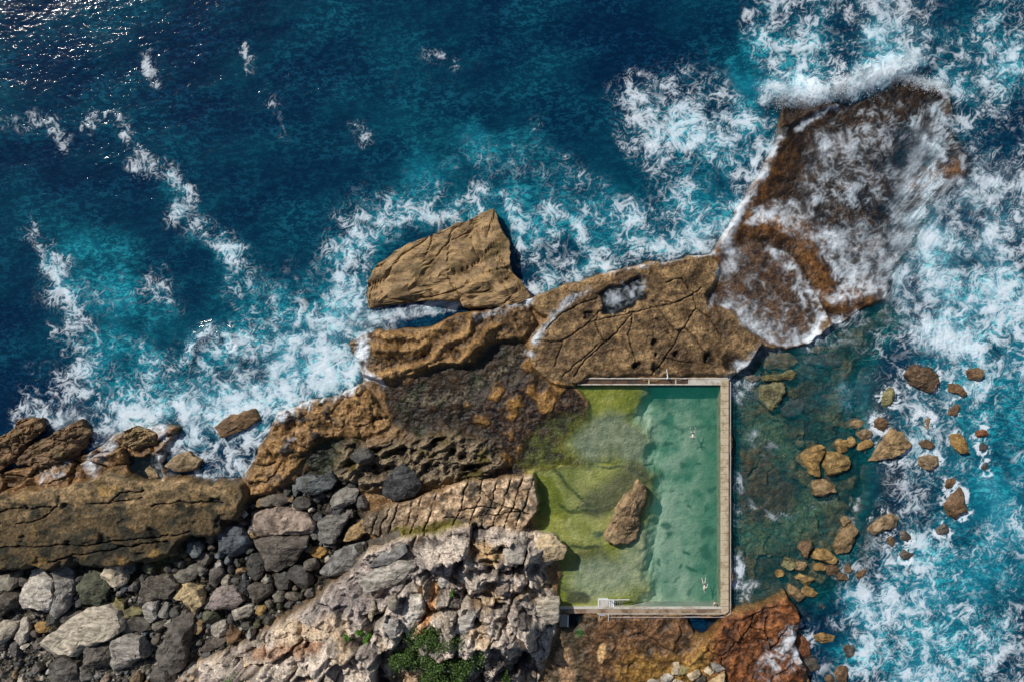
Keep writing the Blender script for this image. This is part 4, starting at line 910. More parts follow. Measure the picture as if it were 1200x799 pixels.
PB = [
 ([(532,686),(536,668),(542,660),(552,662),(556,674),(546,690),(536,692)],'white','vein','upright white block beside a thin grey flake on the outcrop','the upright white block',2.4),
 (ell(556,674,4,10,18,71),'pale','vein','thin grey flake leaning right of the upright white block',None,1.6),
 ([(512,684),(516,662),(526,642),(536,644),(530,664),(524,684),(518,690)],'white','vein','long whitish slab sloping down left of the upright white block','the long whitish slab',2.2),
 ([(530,744),(534,726),(548,714),(558,718),(557,732),(546,744)],'white','vein','bluish white angular block just above the green shrub','the bluish white block',2.2),
 ([(467,700),(478,694),(494,696),(498,714),(490,734),(478,742),(468,734)],'white','warm','broad whitish block with yellow stains left of the orange streak','the broad whitish block',2.8),
 (ell(460,706,7,11,0,72),'pale','vein','narrow pale block touching the left side of the broad whitish one',None,1.8),
 (ell(458,736,10,12,0,73),'pale','vein','pale block between the bright tuft and the broad whitish block',None,1.8),
 (ell(460,758,11,6,10,74),'white','vein','bluish white flat stone at the upper left corner of the shrub',None,1.2),
 (ell(474,760,6,10,25,75),'pale','dark','dark bluish stone touching the flat white one by the shrub',None,1.2),
 (ell(600,757,6,12,18,76),'pale','vein','pale blue oval stone lying in a dark cleft',None,1.4),
 (ell(436,714,4,15,12,77),'white','vein','thin white pillar-shaped stone below a purple lump',None,1.2),
 (ell(440,690,10,11,-20,78),'pink','vein','purplish lumpy rock above the thin white pillar stone',None,2.0),
 (ell(565,762,11,9,-20,79),'white','vein','white lumpy stone at the right side of the shrub',None,1.6),
 ([(606,714),(624,704),(642,699),(656,699),(655,726),(646,732),(628,722)],'white','vein','big white-topped block ending at the pool wall','the white-topped block by the pool wall',3.4),
 (ell(524,733,4,11,-3,81),'cream','dry','thin cream stone upright above the shrub',None,1.4),
 (ell(588,688,8,12,0,82),'pink','vein','violet grey block right of the upright white block',None,2.0),
 (ell(540,708,12,8,-20,83),'grey','vein','grey block between the upright white and bluish white blocks',None,2.0),
 ([(588,640),(606,632),(620,640),(612,660),(594,662)],'pale','warm','pale rounded block under the cracked tan rock bed',None,2.2),
 ([(620,672),(632,664),(640,684),(634,700),(618,704),(606,690)],'pink','vein','large purplish boulder beside the left edge of the pool','the large purplish boulder',1.9),
 ([(622,640),(632,627),(648,625),(664,640),(660,654),(640,658),(626,656)],'cream','warm','rounded cream knob with a dark cap at the left shore of the pool','the dark-capped knob',2.2),
 ([(420,680),(444,664),(470,656),(488,662),(480,676),(452,690),(426,694)],'pale','vein','big flat grey slab at the upper left of the outcrop','the big flat outcrop slab',2.4),
 ([(430,664),(448,646),(474,636),(478,646),(456,662)],'grey','warm','long grey slab behind the slate wedge boulder',None,2.0),
]
for o_, tone, mat, lab, short, h_ in PB:
    rock('boulder', o_, tone, mat, lab, 'boulder', GP, h=h_ * .8, sink=.42, short=short)
ER = [
 ([(882,467),(890,449),(904,448),(918,449),(918,458),(912,472),(905,481),(894,473)],'olive','wet','broad flat olive slab with a dark crack beside the pool wall','the broad olive slab',.9,.0),
 ([(894,440),(916,438),(925,433),(932,437),(929,445),(896,446)],'olive','wet','narrow bar-shaped olive slab above the broad olive one','the bar-shaped slab',.9,.12),
 (ell(881,443,9,4,0,103),'grey','wet','small dark flat rock in foam left of the bar-shaped slab',None,.7,.0),
 ([(892,422),(905,413),(925,414),(934,424),(920,432),(898,432)],'tan','wet','sunken brown slab showing through water below the foam fan','the sunken brown slab',.8,-.5),
 (ell(965,422,22,9,0,105),'slate','wet','broad dark sunken rock in the deep water right of the foam fan',None,.9,-.9),
 ([(975,522),(982,514),(993,516),(992,527),(984,530)],'gold','wet','golden angular rock leftmost of a cluster above the round golden boulder','the golden angular rock',1.4,None),
 (ell(997,518,5,7,0,107),'gold','wet','narrow golden rock squeezed right of the golden angular one',None,1.2,None),
 (ell(1000,497,11,6,-10,108),'tan','wet','sunken tan rock at the top of the cluster',None,1.0,-.4),
 (ell(1013,509,9,7,10,109),'tan','wet','brown rock between the sunken tan one and the slanting golden one',None,1.1,None),
 (ell(1012,522,11,5,-28,110),'gold','wet','slanting golden rock left of the large tan wedge',None,1.2,None),
 ([(1019,541),(1028,526),(1044,503),(1056,509),(1067,520),(1056,530),(1040,538)],'tan','wet','large tan wedge-shaped rock with a pointed top','the large tan wedge',2.0,None),
 ([(934,538),(944,527),(960,522),(966,530),(958,542),(960,556),(952,556),(942,546)],'gold','wet','ridged golden brown rock left of the round golden boulder','the ridged golden rock',2.0,None),
 (ell(958,526,9,4,-20,113),'amber','wet','thin amber slab on the upper side of the ridged golden rock',None,.8,.5),
 ([(966,540),(970,530),(984,530),(995,534),(994,548),(984,554),(970,557)],'gold','wet','round golden boulder with a smooth sunlit top','the round golden boulder',2.2,None),
 ([(950,570),(954,563),(968,562),(978,566),(978,575),(966,582),(952,578)],'tan','wet','brown oval boulder with a foam rim below the round golden one','the brown oval boulder',1.8,None),
 (ell(1041,466,8,12,10,116),'olive','wet','olive brown upright rock left of the large dark-brown boulder','the olive upright rock',1.5,None),
 (ell(1032,496,9,7,-35,117),'brown','wet','wet brown rock with a foam collar below the olive upright one',None,1.2,None),
 ([(1060,440),(1070,428),(1090,429),(1100,440),(1096,464),(1084,460),(1068,450)],'brown','wet','large dark brown boulder alone in churning water','the large dark brown boulder',2.6,0),
 (ell(1142,438,9,8,10,119),'brown','wet','brown square boulder near the right edge with spray behind it','the brown square boulder',1.8,0),
 (ell(1122,457,13,6,22,120),'brown','wet','long brown rock below and left of the brown square boulder',None,1.3,0),
 (ell(1118,480,9,5,-40,121),'brown','wet','brown crescent rock below the long brown one',None,1.1,0),
 (ell(1083,494,9,12,10,122),'tan','wet','sunken tan rock below the large dark brown boulder',None,1.2,-.5),
 (ell(1085,521,10,6,0,123),'brown','wet','low brown rock directly above the foam-capped one',None,1.0,0),
 ([(1114,510),(1124,508),(1134,518),(1134,530),(1124,530),(1114,520)],'amber','wet','reddish amber double-humped rock in churning water','the double-humped amber rock',1.5,0),
 ([(1076,536),(1090,532),(1101,531),(1098,545),(1088,550),(1078,545)],'tan','wet','foam-capped tan boulder right of the large tan wedge','the foam-capped tan boulder',1.5,0),
 (ell(1150,508,8,5,-10,126),'red','wet','small reddish rock in the water by the right edge',None,.9,0),
 ([(1107,590),(1115,577),(1124,570),(1132,582),(1132,598),(1120,612),(1110,602)],'brown','wet','diamond-shaped dark brown boulder with a mossy left face','the diamond-shaped boulder',2.2,0),
 (ell(1104,621,8,7,0,128),'slate','wet','dark wet rock below the diamond-shaped boulder',None,1.1,-.1),
 ([(1018,620),(1022,610),(1044,601),(1053,606),(1050,615),(1024,625)],'tan','wet','long pale brown boulder slanting in the foam','the long slanting boulder',1.6,0),
 (ell(1044,634,5,6,0,130),'brown','wet','small brown stone in foam below the long slanting boulder',None,.9,0),
 (ell(1060,628,7,7,0,131),'slate','wet','half-drowned grey rock right of a small brown stone',None,.9,-.15),
 (ell(1061,650,8,6,0,132),'slate','wet','dark rock in thick foam, lowest of three below the long slanting boulder',None,.9,-.1),
 (ell(1007,594,6,8,0,133),'tan','wet','small sunken rock left of the sunken round one',None,.8,-.5),
 (ell(1026,586,12,11,0,134),'olive','wet','sunken round olive rock above the long slanting boulder',None,1.2,-.8),
 (ell(1112,566,8,5,-40,135),'brown','wet','small dark rock at the top of the diamond-shaped boulder',None,.9,-.05),
 ([(977,640),(984,622),(994,612),(1003,620),(1000,636),(992,648),(982,652)],'tan','wet','tall brown boulder on the edge of the white foam','the tall brown boulder',2.2,None),
 (ell(991,610,6,6,0,137),'tan','wet','small brown boulder on top of the tall brown one',None,1.1,None),
 ([(935,640),(942,632),(950,632),(951,644),(946,654),(938,656)],'brown','wet','upright brown boulder left of the golden hump','the upright brown boulder',1.6,None),
 ([(951,652),(958,642),(970,644),(980,654),(976,660),(960,657)],'gold','wet','golden hump-shaped boulder beside the tall brown one','the golden hump',1.7,None),
 (ell(925,659,9,7,0,140),'olive','wet','pale olive flat boulder below the upright brown one','the pale olive boulder',1.2,None),
 (ell(938,662,7,6,0,141),'tan','wet','brown stone right of the pale olive boulder',None,1.0,None),
 (ell(961,664,9,5,-8,142),'gold','wet','flat golden stone under the golden hump',None,1.0,None),
 (ell(976,666,8,6,-40,143),'brown','wet','brown stone right of the flat golden one',None,1.0,None),
 (ell(993,666,5,7,0,144),'brown','wet','upright brown stone at the edge of the foam',None,1.0,None),
 (ell(986,675,8,6,10,145),'brown','wet','brown stone below the upright one at the foam edge',None,1.0,None),
 (ell(1009,672,8,4,-48,146),'brown','wet','slanting brown stone surrounded by white foam',None,.8,0),
 (ell(913,671,6,5,20,147),'gold','wet','small golden stone below the pale olive boulder',None,.9,None),
 ([(932,676),(938,672),(953,677),(946,686),(938,682)],'gold','wet','golden angular boulder at the tip of the red rock','the golden tip boulder',1.4,None),
 (ell(948,693,10,6,10,149),'gold','wet','golden boulder touching the corner of the red rock',None,1.2,None),
 (ell(932,695,15,7,40,150),'tan','wet','long brown boulder slanting along the red rock',None,1.3,None),
 (ell(962,711,7,6,0,151),'dark','wet','dark sunken rock with a foam ring right of the red rock',None,.8,-.3),
 ([(953,744),(960,740),(978,745),(978,752),(962,752),(954,750)],'amber','wet','orange wedge-shaped rock in foam right of the red rock','the orange wedge rock',1.4,0),
 (ell(995,761,9,8,0,153),'slate','wet','dark drowned rock at the edge of the foam below the orange wedge',None,1.0,-.2),
 (ell(986,790,8,10,0,154),'brown','wet','brown rock in the foam at the bottom edge',None,1.4,0),
 (ell(973,797,7,7,0,155),'brown','wet','dark brown rock left of another at the bottom edge',None,1.2,0),
 ([(926,756),(936,742),(948,752),(950,768),(938,774),(928,768)],'red','wet','red brown rock with foam round it off the red shelf','the detached red rock',1.5,0),
 (ell(945,777,16,12,10,157),'slate','wet','half-drowned brown rock below the detached red one',None,1.1,-.2),
 (ell(1152,524,6,6,0,158),'dark','wet','small black rock awash near the right edge',None,.7,-.1),
 (ell(1154,546,7,5,0,159),'dark','wet','small black rock awash, lowest near the right edge',None,.7,-.12),
 (ell(958,410,9,5,0,160),'tan','wet','small sunken tan rock at the lower tip of the foam fan',None,.8,-.4),
 (ell(938,520,5,5,0,161),'olive','wet','small pale green sunken stone above the ridged golden rock',None,.7,-.45),
 (ell(924,474,16,13,0,162),'slate','wet','dark sunken rock right of the broad olive slab',None,1.0,-1.05),
 (ell(864,645,7,6,0,163),'olive','wet','olive sunken slab against the outer side of the pool wall',None,.8,-.5),
]
for o_, tone, mat, lab, short, h_, z_ in ER:
    zz = z_
    zt = tz(*np.array(o_).mean(0)) if zz is None else zz
    if zz is None: zt = max(zt, -.25)
    rock('boulder', o_, tone, mat, lab, 'boulder', GE, h=h_, z=zt, sink=.30 if zz is None else .45, short=short, cuts=12, bump_=.08, grow=1.1)
SS = [
 ([(788,777),(796,774),(799,784),(796,791),(787,789)],'cream','dry','small cream upright stone, topmost of the pale stones',None,1.3),
 ([(805,791),(816,784),(823,785),(820,794),(810,798)],'cream','dry','pale slanting stone in the middle of the pale stones',None,1.3),
 ([(824,786),(830,778),(837,786),(832,791)],'cream','dry','pale diamond stone right of the slanting one',None,1.2),
 (ell(781,795,9,6,-25,174),'pale','dry','grey rounded stone left of the cream upright one',None,1.3),
 ([(830,801),(842,789),(853,784),(853,806),(834,808)],'honey','dry','big triangular honey stone at the bottom edge',None,2.0),
 (ell(821,796,7,5,-40,176),'slate','dark','dark stone between the slanting and the triangular stones',None,1.0),
 (ell(793,799,8,4,0,177),'cream','dry','flat cream stone at the bottom edge below the upright one',None,.8),
 (ell(801,785,6,6,20,178),'olive','dry','olive stone right of the cream upright one',None,1.2),
 ([(830,775),(840,776),(850,783),(840,787),(834,783)],'pale','dry','flat pale slab resting above the triangular honey stone',None,1.0),
 (ell(766,798,9,3,0,179),'pale','dry','long flat stone at the bottom edge, leftmost of the pale stones',None,.6),
]
for o_, tone, mat, lab, short, h_ in SS:
    rock('boulder', o_, tone, mat, lab, 'boulder', GS, h=h_, sink=.3, short=short)

# smaller boulders fill the pile between the big ones; each is told apart by tone, size and its neighbours
used = set(o[4].get('label') for o in ROCKS)
marks = [r for r in ROCKS if r[3]]
def near_words(x, y, k=0):
    d = sorted(marks, key=lambda m: math.hypot(m[0] - x, m[1] - y) - m[2])
    m = d[k]; a = math.degrees(math.atan2(y - m[1], x - m[0])) % 360
    w = ['right of', 'below and right of', 'below', 'below and left of', 'left of', 'above and left of', 'above', 'above and right of'][int((a + 22.5) // 45) % 8]
    return w + ' ' + m[3]
rg = random.Random(42)
def filler(n, box, sdf, rmin, rmax, tones, tries=9000):
    made = 0
    for _ in range(tries):
        if made >= n: break
        x = rg.uniform(box[0], box[2]); y = rg.uniform(box[1], box[3]); r = rmin + (rmax - rmin) * rg.random() ** 2.0
        q = np.array([x], F), np.array([y], F)
        if lat(sdf, *q)[0] > -2: continue
        if any((x - b[0]) ** 2 + (y - b[1]) ** 2 < (b[2] * .80 + r * .82) ** 2 for b in ROCKS): continue
        tone = rg.choice(tones); el = rg.uniform(.6, 1.0)
        size = 'tiny' if r < 3.4 else 'small' if r < 5 else 'medium'
        shape = 'rounded' if el > .87 else 'angular' if el > .72 else 'flattish'
        lab = None
        for k in (0, 1, 2):
            for w in (f'{size} {WORD[tone]} {shape} boulder {near_words(x, y, k)}', f'{size} {WORD[tone]} {shape} boulder a little {near_words(x, y, k)}'):
                if w not in used and len(w.split()) <= 16: lab = w; break
            if lab: break
        if not lab: continue
        used.add(lab)
        mat = {'dark': 'dark', 'moss': 'dark', 'slate': 'dark', 'blue': 'dark'}.get(tone, rg.choice(['dry', 'vein']))
        rock('boulder', ell(x, y, r * 1.08, r * el * 1.08, rg.uniform(0, 180), made + 500, 7), tone, mat, lab, 'boulder', GB, h=2 * r * S * rg.uniform(.8, 1.15), sink=.22, seed=made * 7 + 3)
        made += 1
    return made
filler(80, (-2, 560, 425, 735), BOULD, 5.0, 13, ['slate', 'slate', 'dark', 'dark', 'dark', 'grey', 'pale', 'tan', 'moss', 'blue'])
filler(45, (-2, 560, 425, 735), BOULD, 3.0, 6, ['slate', 'dark', 'grey', 'pale', 'tan', 'pink', 'moss', 'blue'])
filler(75, (-2, 725, 300, 805), BOULD, 2.4, 8, ['grey', 'pale', 'white', 'slate', 'slate', 'tan', 'pink', 'dark', 'blue'])
# gravel between them: uncountable
def gravel():
    n, faces = ico(1); vs = []; fs = []; k = 0; gg = np.random.default_rng(3)
    while k < 2600:
        x = gg.uniform(-10, 330); y = gg.uniform(690, 840)
        if lat(BOULD, np.array([x], F), np.array([y], F))[0] > -2: continue
        r = gg.uniform(.10, .30); w = place(x, y, 0); z = tz(x, y); w = place(x, y, z)
        p = n * gg.uniform(.6, 1.15, (len(n), 1)) * np.array([r, r * gg.uniform(.6, 1), r * .7]); 
        a = gg.uniform(0, 6.28); R2 = np.array([[math.cos(a), -math.sin(a), 0], [math.sin(a), math.cos(a), 0], [0, 0, 1]])
        p = p @ R2.T + np.array(w) + [0, 0, r * .3]
        b = len(vs) * len(n); vs.append(p); fs.append(np.array(faces) + b); k += 1
    me = bpy.data.meshes.new('gravel'); me.from_pydata(np.concatenate(vs).tolist(), [], np.concatenate(fs).tolist()); me.update()
    m, nt = new_mat('mixed shore gravel'); ge = nd(nt, 'ShaderNodeNewGeometry'); cr = nd(nt, 'ShaderNodeValToRGB')
    e = cr.color_ramp.elements; e[0].color = (.05, .05, .048, 1); e[1].color = (.40, .37, .32, 1); cr.color_ramp.elements.new(.6).color = (.15, .14, .12, 1)
    nt.links.new(ge.outputs['Random Per Island'], cr.inputs[0]); p = nd(nt, 'ShaderNodeBsdfPrincipled', ins={'Roughness': .85}); nt.links.new(cr.outputs[0], p.inputs[0]); finish(nt, p.outputs[0])
    tag(link('gravel', me, m), 'loose grey gravel and cobbles between the boulders', 'gravel', kind='stuff')
gravel()
# ------------------------------------------------------------------ sea
bu = axis(-45, 1245, 9000); bv = axis(-45, 845, 9000)
SU, SV = np.meshgrid(bu, bv)
ring = np.zeros((NV, NU), F)      # surf collars round the rocks that stand in the water
for (x, y, r, sh, o, tn) in ROCKS:
    if o.get('group') == GE and x > 1030:
        x0, x1 = int(x - r - 14 - U0), int(x + r + 14 - U0); y0, y1 = int(y - r - 14 - V0), int(y + r + 14 - V0)
        x0, y0 = max(x0, 0), max(y0, 0); sl = np.s_[y0:y1, x0:x1]
        d = np.hypot(WU[sl] - x, WV[sl] - y) + wx[sl] * 5
        amt = .42
        cv = amt * np.exp(-((d - r - 1.5) / 4.5) ** 2); ring[sl] = np.maximum(ring[sl], sm(.8 - cv, 1.15 - cv, patt[sl]) * sm(0, .2, cv))
foam = np.maximum(foam, ring)
out_ = np.maximum.reduce([-SU, SU - 1200, -SV, SV - 799]); fo = canvas(foam, SU, SV) * sm(170, 50, out_); t = canvas(tq, SU, SV) * sm(320, 60, out_)
depth = np.clip(canvas(hsea, SU, SV) - hh, 0, 12)
hs = canvas(hsea, SU, SV) * sm(500, 60, out_)
mott = fbm(SU + SV * .3, SV, 110, 4, 151)
deep = [np.full(SU.shape, x, F) for x in (.0008, .0135, .041)]
mid = (.0016, .044, .080); tur = (.005, .128, .195); pale = (.04, .26, .36)
grn = sm(500, 900, SU + SV * .4) * .0
w = []
k1 = np.clip(sm(-.38, .5, mott + .30 * canvas(w2, SU, SV) + .55 * canvas(w1, SU, SV)) * .55 + t * 1.3, 0, 1); k2 = sm(.22, .85, t); k3 = sm(.75, 1.15, t + fo * .4) * .6
shl = lat(sm(25, -15, SHALLOW), SU, SV); k1 = k1 * (1 - shl); k2 = k2 * (1 - .35 * shl)
for i in range(3):
    x = lerp(lerp(deep[i], (.002, .060, .076)[i], shl), mid[i], k1); x = lerp(x, tur[i], k2); x = lerp(x, pale[i], k3); w.append(x)
op = np.clip(1 - np.exp(-depth * lerp(.40, .95, sm(1000, 1080, SU))), 0.06, 1) 
op = np.where(lat(SHALLOW, SU, SV) > 25, np.maximum(op, 1 - np.exp(-depth * 1.1)), op)
op = np.maximum(op, k2 * sm(.1, .9, depth) * .85)
lc = .25 * (hh[1:, 1:] + hh[:-1, 1:] + hh[1:, :-1] + hh[:-1, :-1])
inl = lat(np.minimum(LAND + 14, POOL - 3), SU, SV)[1:, 1:]
inlet = lat(INLETF, SU, SV)[1:, 1:] < 4
nep = (lat(NEPLAT, SU, SV)[1:, 1:] < 4) & (SU[1:, 1:] > 945)
keep = (lc < 1.3) & ((inl > 0) | inlet | nep)
sea = grid_mesh('sea_water', (SU - CX) * S, (CY - SV) * S, hs, keep, MAT_SEA, {'watercol': w, 'foam': fo, 'opacity': op})
tag(sea, 'deep blue and turquoise sea with white surf foam', 'sea', kind='structure')

rf_t = canvas(rfoam, U, V)
# pool water and tide pools
PW = .80
def still(name, sdf, z, mat, kd, off=1.5, omin=.1, omax=.9):
    m = lat(sdf, MU, MV) < off
    k = (m[1:, 1:] | m[:-1, :-1])
    lo = hh[1:, 1:] < z + .5
    d = np.clip(z - hh, 0, 8); o = np.clip(1 - np.exp(-d * kd), omin, omax)
    return grid_mesh(name, (MU - CX) * S, (CY - MV) * S, np.full(hh.shape, z, F), k & lo, mat, {'opacity': o, 'foam': rf_t * (1 - inpool)})
pw = still('pool_water', POOL, PW, MAT_POOL, .27)
tag(pw, 'still clear green water filling the walled rock pool', 'water', kind='structure')
for sdf, z, lab in ((TPOOL1, 1.9, 'dark tide pool streaked with foam in the cracked shelf above the pool'), (TPOOL2, .6, 'small dark tide pool at the seaward edge of the tan ledge'), (TPOOL3, .55, 'dark blue water square beside the grey concrete block')):
    tag(still('tide_pool', sdf, z, MAT_TIDE, 1.2, 3, .55, .95), lab, 'tide pool', kind='structure')
# ------------------------------------------------------------------ pool walls
def W(px, py, z): return place(px, py, z)
def prism(bm, pts, z0, z1, bevel=.03):
    """closed outline (world xy at the top) extruded downwards, its top edge bevelled"""
    a = [bm.verts.new((p[0], p[1], z1)) for p in pts]; b = [bm.verts.new((p[0], p[1], z0)) for p in pts]
    n = len(pts); ar = sum(pts[i][0] * pts[(i + 1) % n][1] - pts[(i + 1) % n][0] * pts[i][1] for i in range(n))
    if ar < 0: a.reverse(); b.reverse()
    top = bm.faces.new(a); bm.faces.new(b[::-1])
    for i in range(n):
        j = (i + 1) % n; bm.faces.new((a[j], a[i], b[i], b[j]))
    if bevel: bmesh.ops.bevel(bm, geom=[e for e in top.edges], offset=bevel, segments=2, affect='EDGES', profile=.5)
def strip(bm, x0, y0, x1, y1, z0, z1, bevel=.03):
    prism(bm, [W(x, y, z1)[:2] for x, y in ((x0, y0), (x1, y0), (x1, y1), (x0, y1))], z0, z1, bevel)
def part(name, mat, parent, boxes, bevel=.03):
    bm = bmesh.new()
    for b in boxes: strip(bm, *b, bevel=bevel)
    return bm_obj(name, bm, mat, parent)
def tube(bm, a, b, r, n=8):
    a = Vector(a); b = Vector(b); d = b - a
    q = d.to_track_quat('Z', 'Y').to_matrix().to_4x4(); q.translation = (a + b) / 2
    bmesh.ops.create_cone(bm, cap_ends=True, segments=n, radius1=r, radius2=r, depth=d.length, matrix=q)
T = 1.25
g_ = 'concrete walls round the rock pool'
# north wall: two pale kerbs with a rusty channel between them
e = empty('pool_wall', (0, 0, 0)); tag(e, 'upper pool wall with a rust-dark channel between two thin pale kerbs', 'wall', g_)
part('wall_body', MAT_RUST, e, [(678, 443.2, 845, 450.8, -2.2, T - .22)], 0)
part('kerb', MAT_PALE, e, [(677, 442.4, 853.2, 443.9, -.5, T)]); part('kerb', MAT_PALE, e, [(677, 449.6, 845, 451, -2.0, T - .01)])
for x in (677, 760, 791.5, 807): part('channel_divider', MAT_PALE, e, [(x, 443.95, x + 1.3, 449.55, 0, T - .02)])
part('concrete_cover', MAT_PALE, e, [(808.4, 443.95, 828.6, 449.55, 0, T - .05)]); part('concrete_cover', MAT_PALE, e, [(829, 443.95, 844.9, 449.55, 0, T - .045)])
# east wall: a row of slabs
e = empty('pool_wall', (0, 0, 0)); tag(e, 'long seaward pool wall topped with a row of sandy slabs on the right side', 'wall', g_)
part('wall_body', MAT_CONC, e, [(845.6, 444.2, 853.4, 717.6, -2.4, T - .1)], 0)
y = 444; rr_ = random.Random(3)
while y < 710:
    L = min(8.6, 710.4 - y)
    part('coping_slab', MAT_CONC, e, [(845, y, 854, y + L - .28, T - .35, T + rr_.uniform(-.012, .012))], .035); y += L
part('outer_ledge', MAT_PALE, e, [(854.05, 446, 855.6, 716, -2.2, T - .45)])
# south wall
e = empty('pool_wall', (0, 0, 0)); tag(e, 'lower pool wall with a long rust streak down its middle', 'wall', g_)
part('wall_body', MAT_STREAK, e, [(655, 713.4, 851, 718.4, -2.4, T - .03)], .02)
part('kerb', MAT_PALE, e, [(655, 711.2, 845.2, 713.3, -2.0, T)])
part('kerb', MAT_PALE, e, [(700, 718.5, 848.4, 719.6, -1.5, T - .01)])
bm = bmesh.new(); prism(bm, [W(*p, T - .005)[:2] for p in ((845.3, 710.7), (854, 710.7), (854, 716), (849.5, 719.5), (845.3, 719.5))], -2.4, T + .004); bm_obj('corner_slab', bm, MAT_CONC, e)

# handrails
def rails(name, label, pts, zb_, hgt, step, mat=MAT_RAIL, group=None, r=.035, mid=True):
    e = empty(name, W(*pts[0], zb_)); tag(e, label, 'handrail', group); off = e.location
    ps = [W(x, y, zb_) for x, y in pts]
    bm = bmesh.new(); bm2 = bmesh.new(); posts = []
    for a, b in zip(ps[:-1], ps[1:]):
        tube(bm, a + Vector((0, 0, hgt)) - off, b + Vector((0, 0, hgt)) - off, r)
        if mid: tube(bm2, a + Vector((0, 0, hgt * .5)) - off, b + Vector((0, 0, hgt * .5)) - off, r * .7)
        n = max(1, round((b - a).length / step)); posts += [a.lerp(b, i / n) for i in range(n)]
    posts.append(ps[-1]); bm_obj('top_rail', bm, mat, e)
    if mid: bm_obj('middle_rail', bm2, mat, e)
    else: bm2.free()
    for p in posts:
        b3 = bmesh.new(); tube(b3, p - off, p - off + Vector((0, 0, hgt)), r * .9); tube(b3, p - off, p - off + Vector((0, 0, .03)), r * 2.2); bm_obj('post', b3, mat, e)
rails('handrail', 'thin pale pipe rail along the outer edge of the long seaward wall', [(855.0, 447), (855.0, 715)], T - .45, .55, 3.2)
rails('handrail', 'pale pipe rail along the outer side of the lower pool wall', [(713, 721), (848, 720.6), (854.8, 716)], .55, .75, 2.6)
rails('handrail', 'short white rail running off the upper pool wall down onto the rocks', [(781.8, 443), (780.3, 432.5)], 1.25, .6, .9, MAT_WHITE, None, .06)
# landing and stair into the pool
e = empty('pool_stair', W(702, 707, 0)); o0 = e.location.copy(); tag(e, 'concrete landing with white edge and stair leading right into the shallow pool', 'stair')
def rel(p):
    for c_ in p: c_.location = -o0
    return p
rel([part('landing', MAT_PALE, e, [(702.2, 703, 713.2, 711, -.3, 1.22)]), part('landing_edge', MAT_WHITE, e, [(701.3, 702.2, 702.15, 711, .2, 1.27)]), part('landing_edge', MAT_WHITE, e, [(702.2, 702.1, 713.2, 702.95, .2, 1.27)])])
for i, (a, b, z) in enumerate(((713.4, 714.9, 1.15), (715.6, 717.0, 1.05), (717.6, 719.8, .95))): rel([part('tread', MAT_WHITE, e, [(a, 703, b, 710.9, .1, z)])])
for i in range(6): rel([part('tread', MAT_GREYC, e, [(720.6 + i * 2.6, 704, 721.9 + i * 2.6, 710.8, .15, .78 - i * .09)])])
bm = bmesh.new(); tube(bm, W(713.3, 702.6, 2.0), W(737.5, 702.2, 1.15), .07); bm_obj('rail', bm, MAT_WHITE, e).location = -o0
for i in range(5):
    bm = bmesh.new(); x = 714 + i * 5.6; tube(bm, W(x, 702.6, 1.95 - i * .2), W(x, 703, -.2), .04); bm_obj('post', bm, MAT_WHITE, e).location = -o0
# outer steps
e = empty('outer_steps', W(707, 722, 0)); o0 = e.location.copy(); tag(e, 'short flight of bluish steps outside the lower pool wall with a white rail', 'steps')
for i in range(4): rel([part('tread', MAT_STEP, e, [(702.8, 719.9 + i * 1.75, 712.6, 721.2 + i * 1.75, -.2, 1.1 - i * .2)])])
rel([part('stringer', MAT_PALE, e, [(701.9, 719.9, 702.7, 726.5, -.2, 1.12)])])
bm = bmesh.new(); tube(bm, W(713.2, 720, 1.7), W(713.2, 727.5, 1.1), .06); bm_obj('rail', bm, MAT_WHITE, e).location = -o0
for yy in (720.4, 727): 
    bm = bmesh.new(); tube(bm, W(713.2, yy, 1.6 - (yy - 720) * .08), W(713.2, yy, .2), .05); bm_obj('post', bm, MAT_WHITE, e).location = -o0
# block
e = empty('concrete_block', W(661, 728, .5)); o0 = e.location.copy(); tag(e, 'weathered grey concrete block below the lower pool wall with a white pipe at its side', 'block')
rel([part('block_body', MAT_GREYC, e, [(655.5, 720.2, 664.6, 734, -.2, 1.6)], .08), part('lid', MAT_GREYC, e, [(657, 722, 663, 728, 1.5, 1.66)], .03)])
bm = bmesh.new(); tube(bm, W(665.6, 720.6, 1.6), W(665.4, 734, 1.5), .09); bm_obj('pipe', bm, MAT_WHITE, e).location = -o0

# ------------------------------------------------------------------ people
def body_mesh(name, chains, balls, vox=.011):
    bm = bmesh.new()
    def ball(p, r, s=(1, 1, 1)):
        bmesh.ops.create_icosphere(bm, subdivisions=2, radius=1, matrix=Matrix.Translation(p) @ Matrix.Diagonal((r * s[0], r * s[1], r * s[2], 1)))
    for pts in chains:
        for (a, ra), (b, rb) in zip(pts[:-1], pts[1:]):
            a = Vector(a); b = Vector(b); n = max(1, int((b - a).length / (min(ra, rb) * .45)))
            for i in range(n + 1): t = i / n; ball(a.lerp(b, t), ra + (rb - ra) * t)
    for p, r, s in balls: ball(p, r, s)
    me = bpy.data.meshes.new(name); bm.to_mesh(me); bm.free()
    o = bpy.data.objects.new(name, me); COL.objects.link(o)
    md = o.modifiers.new('m', 'REMESH'); md.mode = 'VOXEL'; md.voxel_size = vox
    s_ = o.modifiers.new('s', 'SMOOTH'); s_.iterations = 3; s_.factor = .4
    bpy.context.view_layer.update()
    ev = o.evaluated_get(bpy.context.evaluated_depsgraph_get()); m2 = bpy.data.meshes.new_from_object(ev)
    bpy.data.objects.remove(o); bpy.data.meshes.remove(me); m2.name = name
    m2.polygons.foreach_set('use_smooth', [True] * len(m2.polygons)); return m2
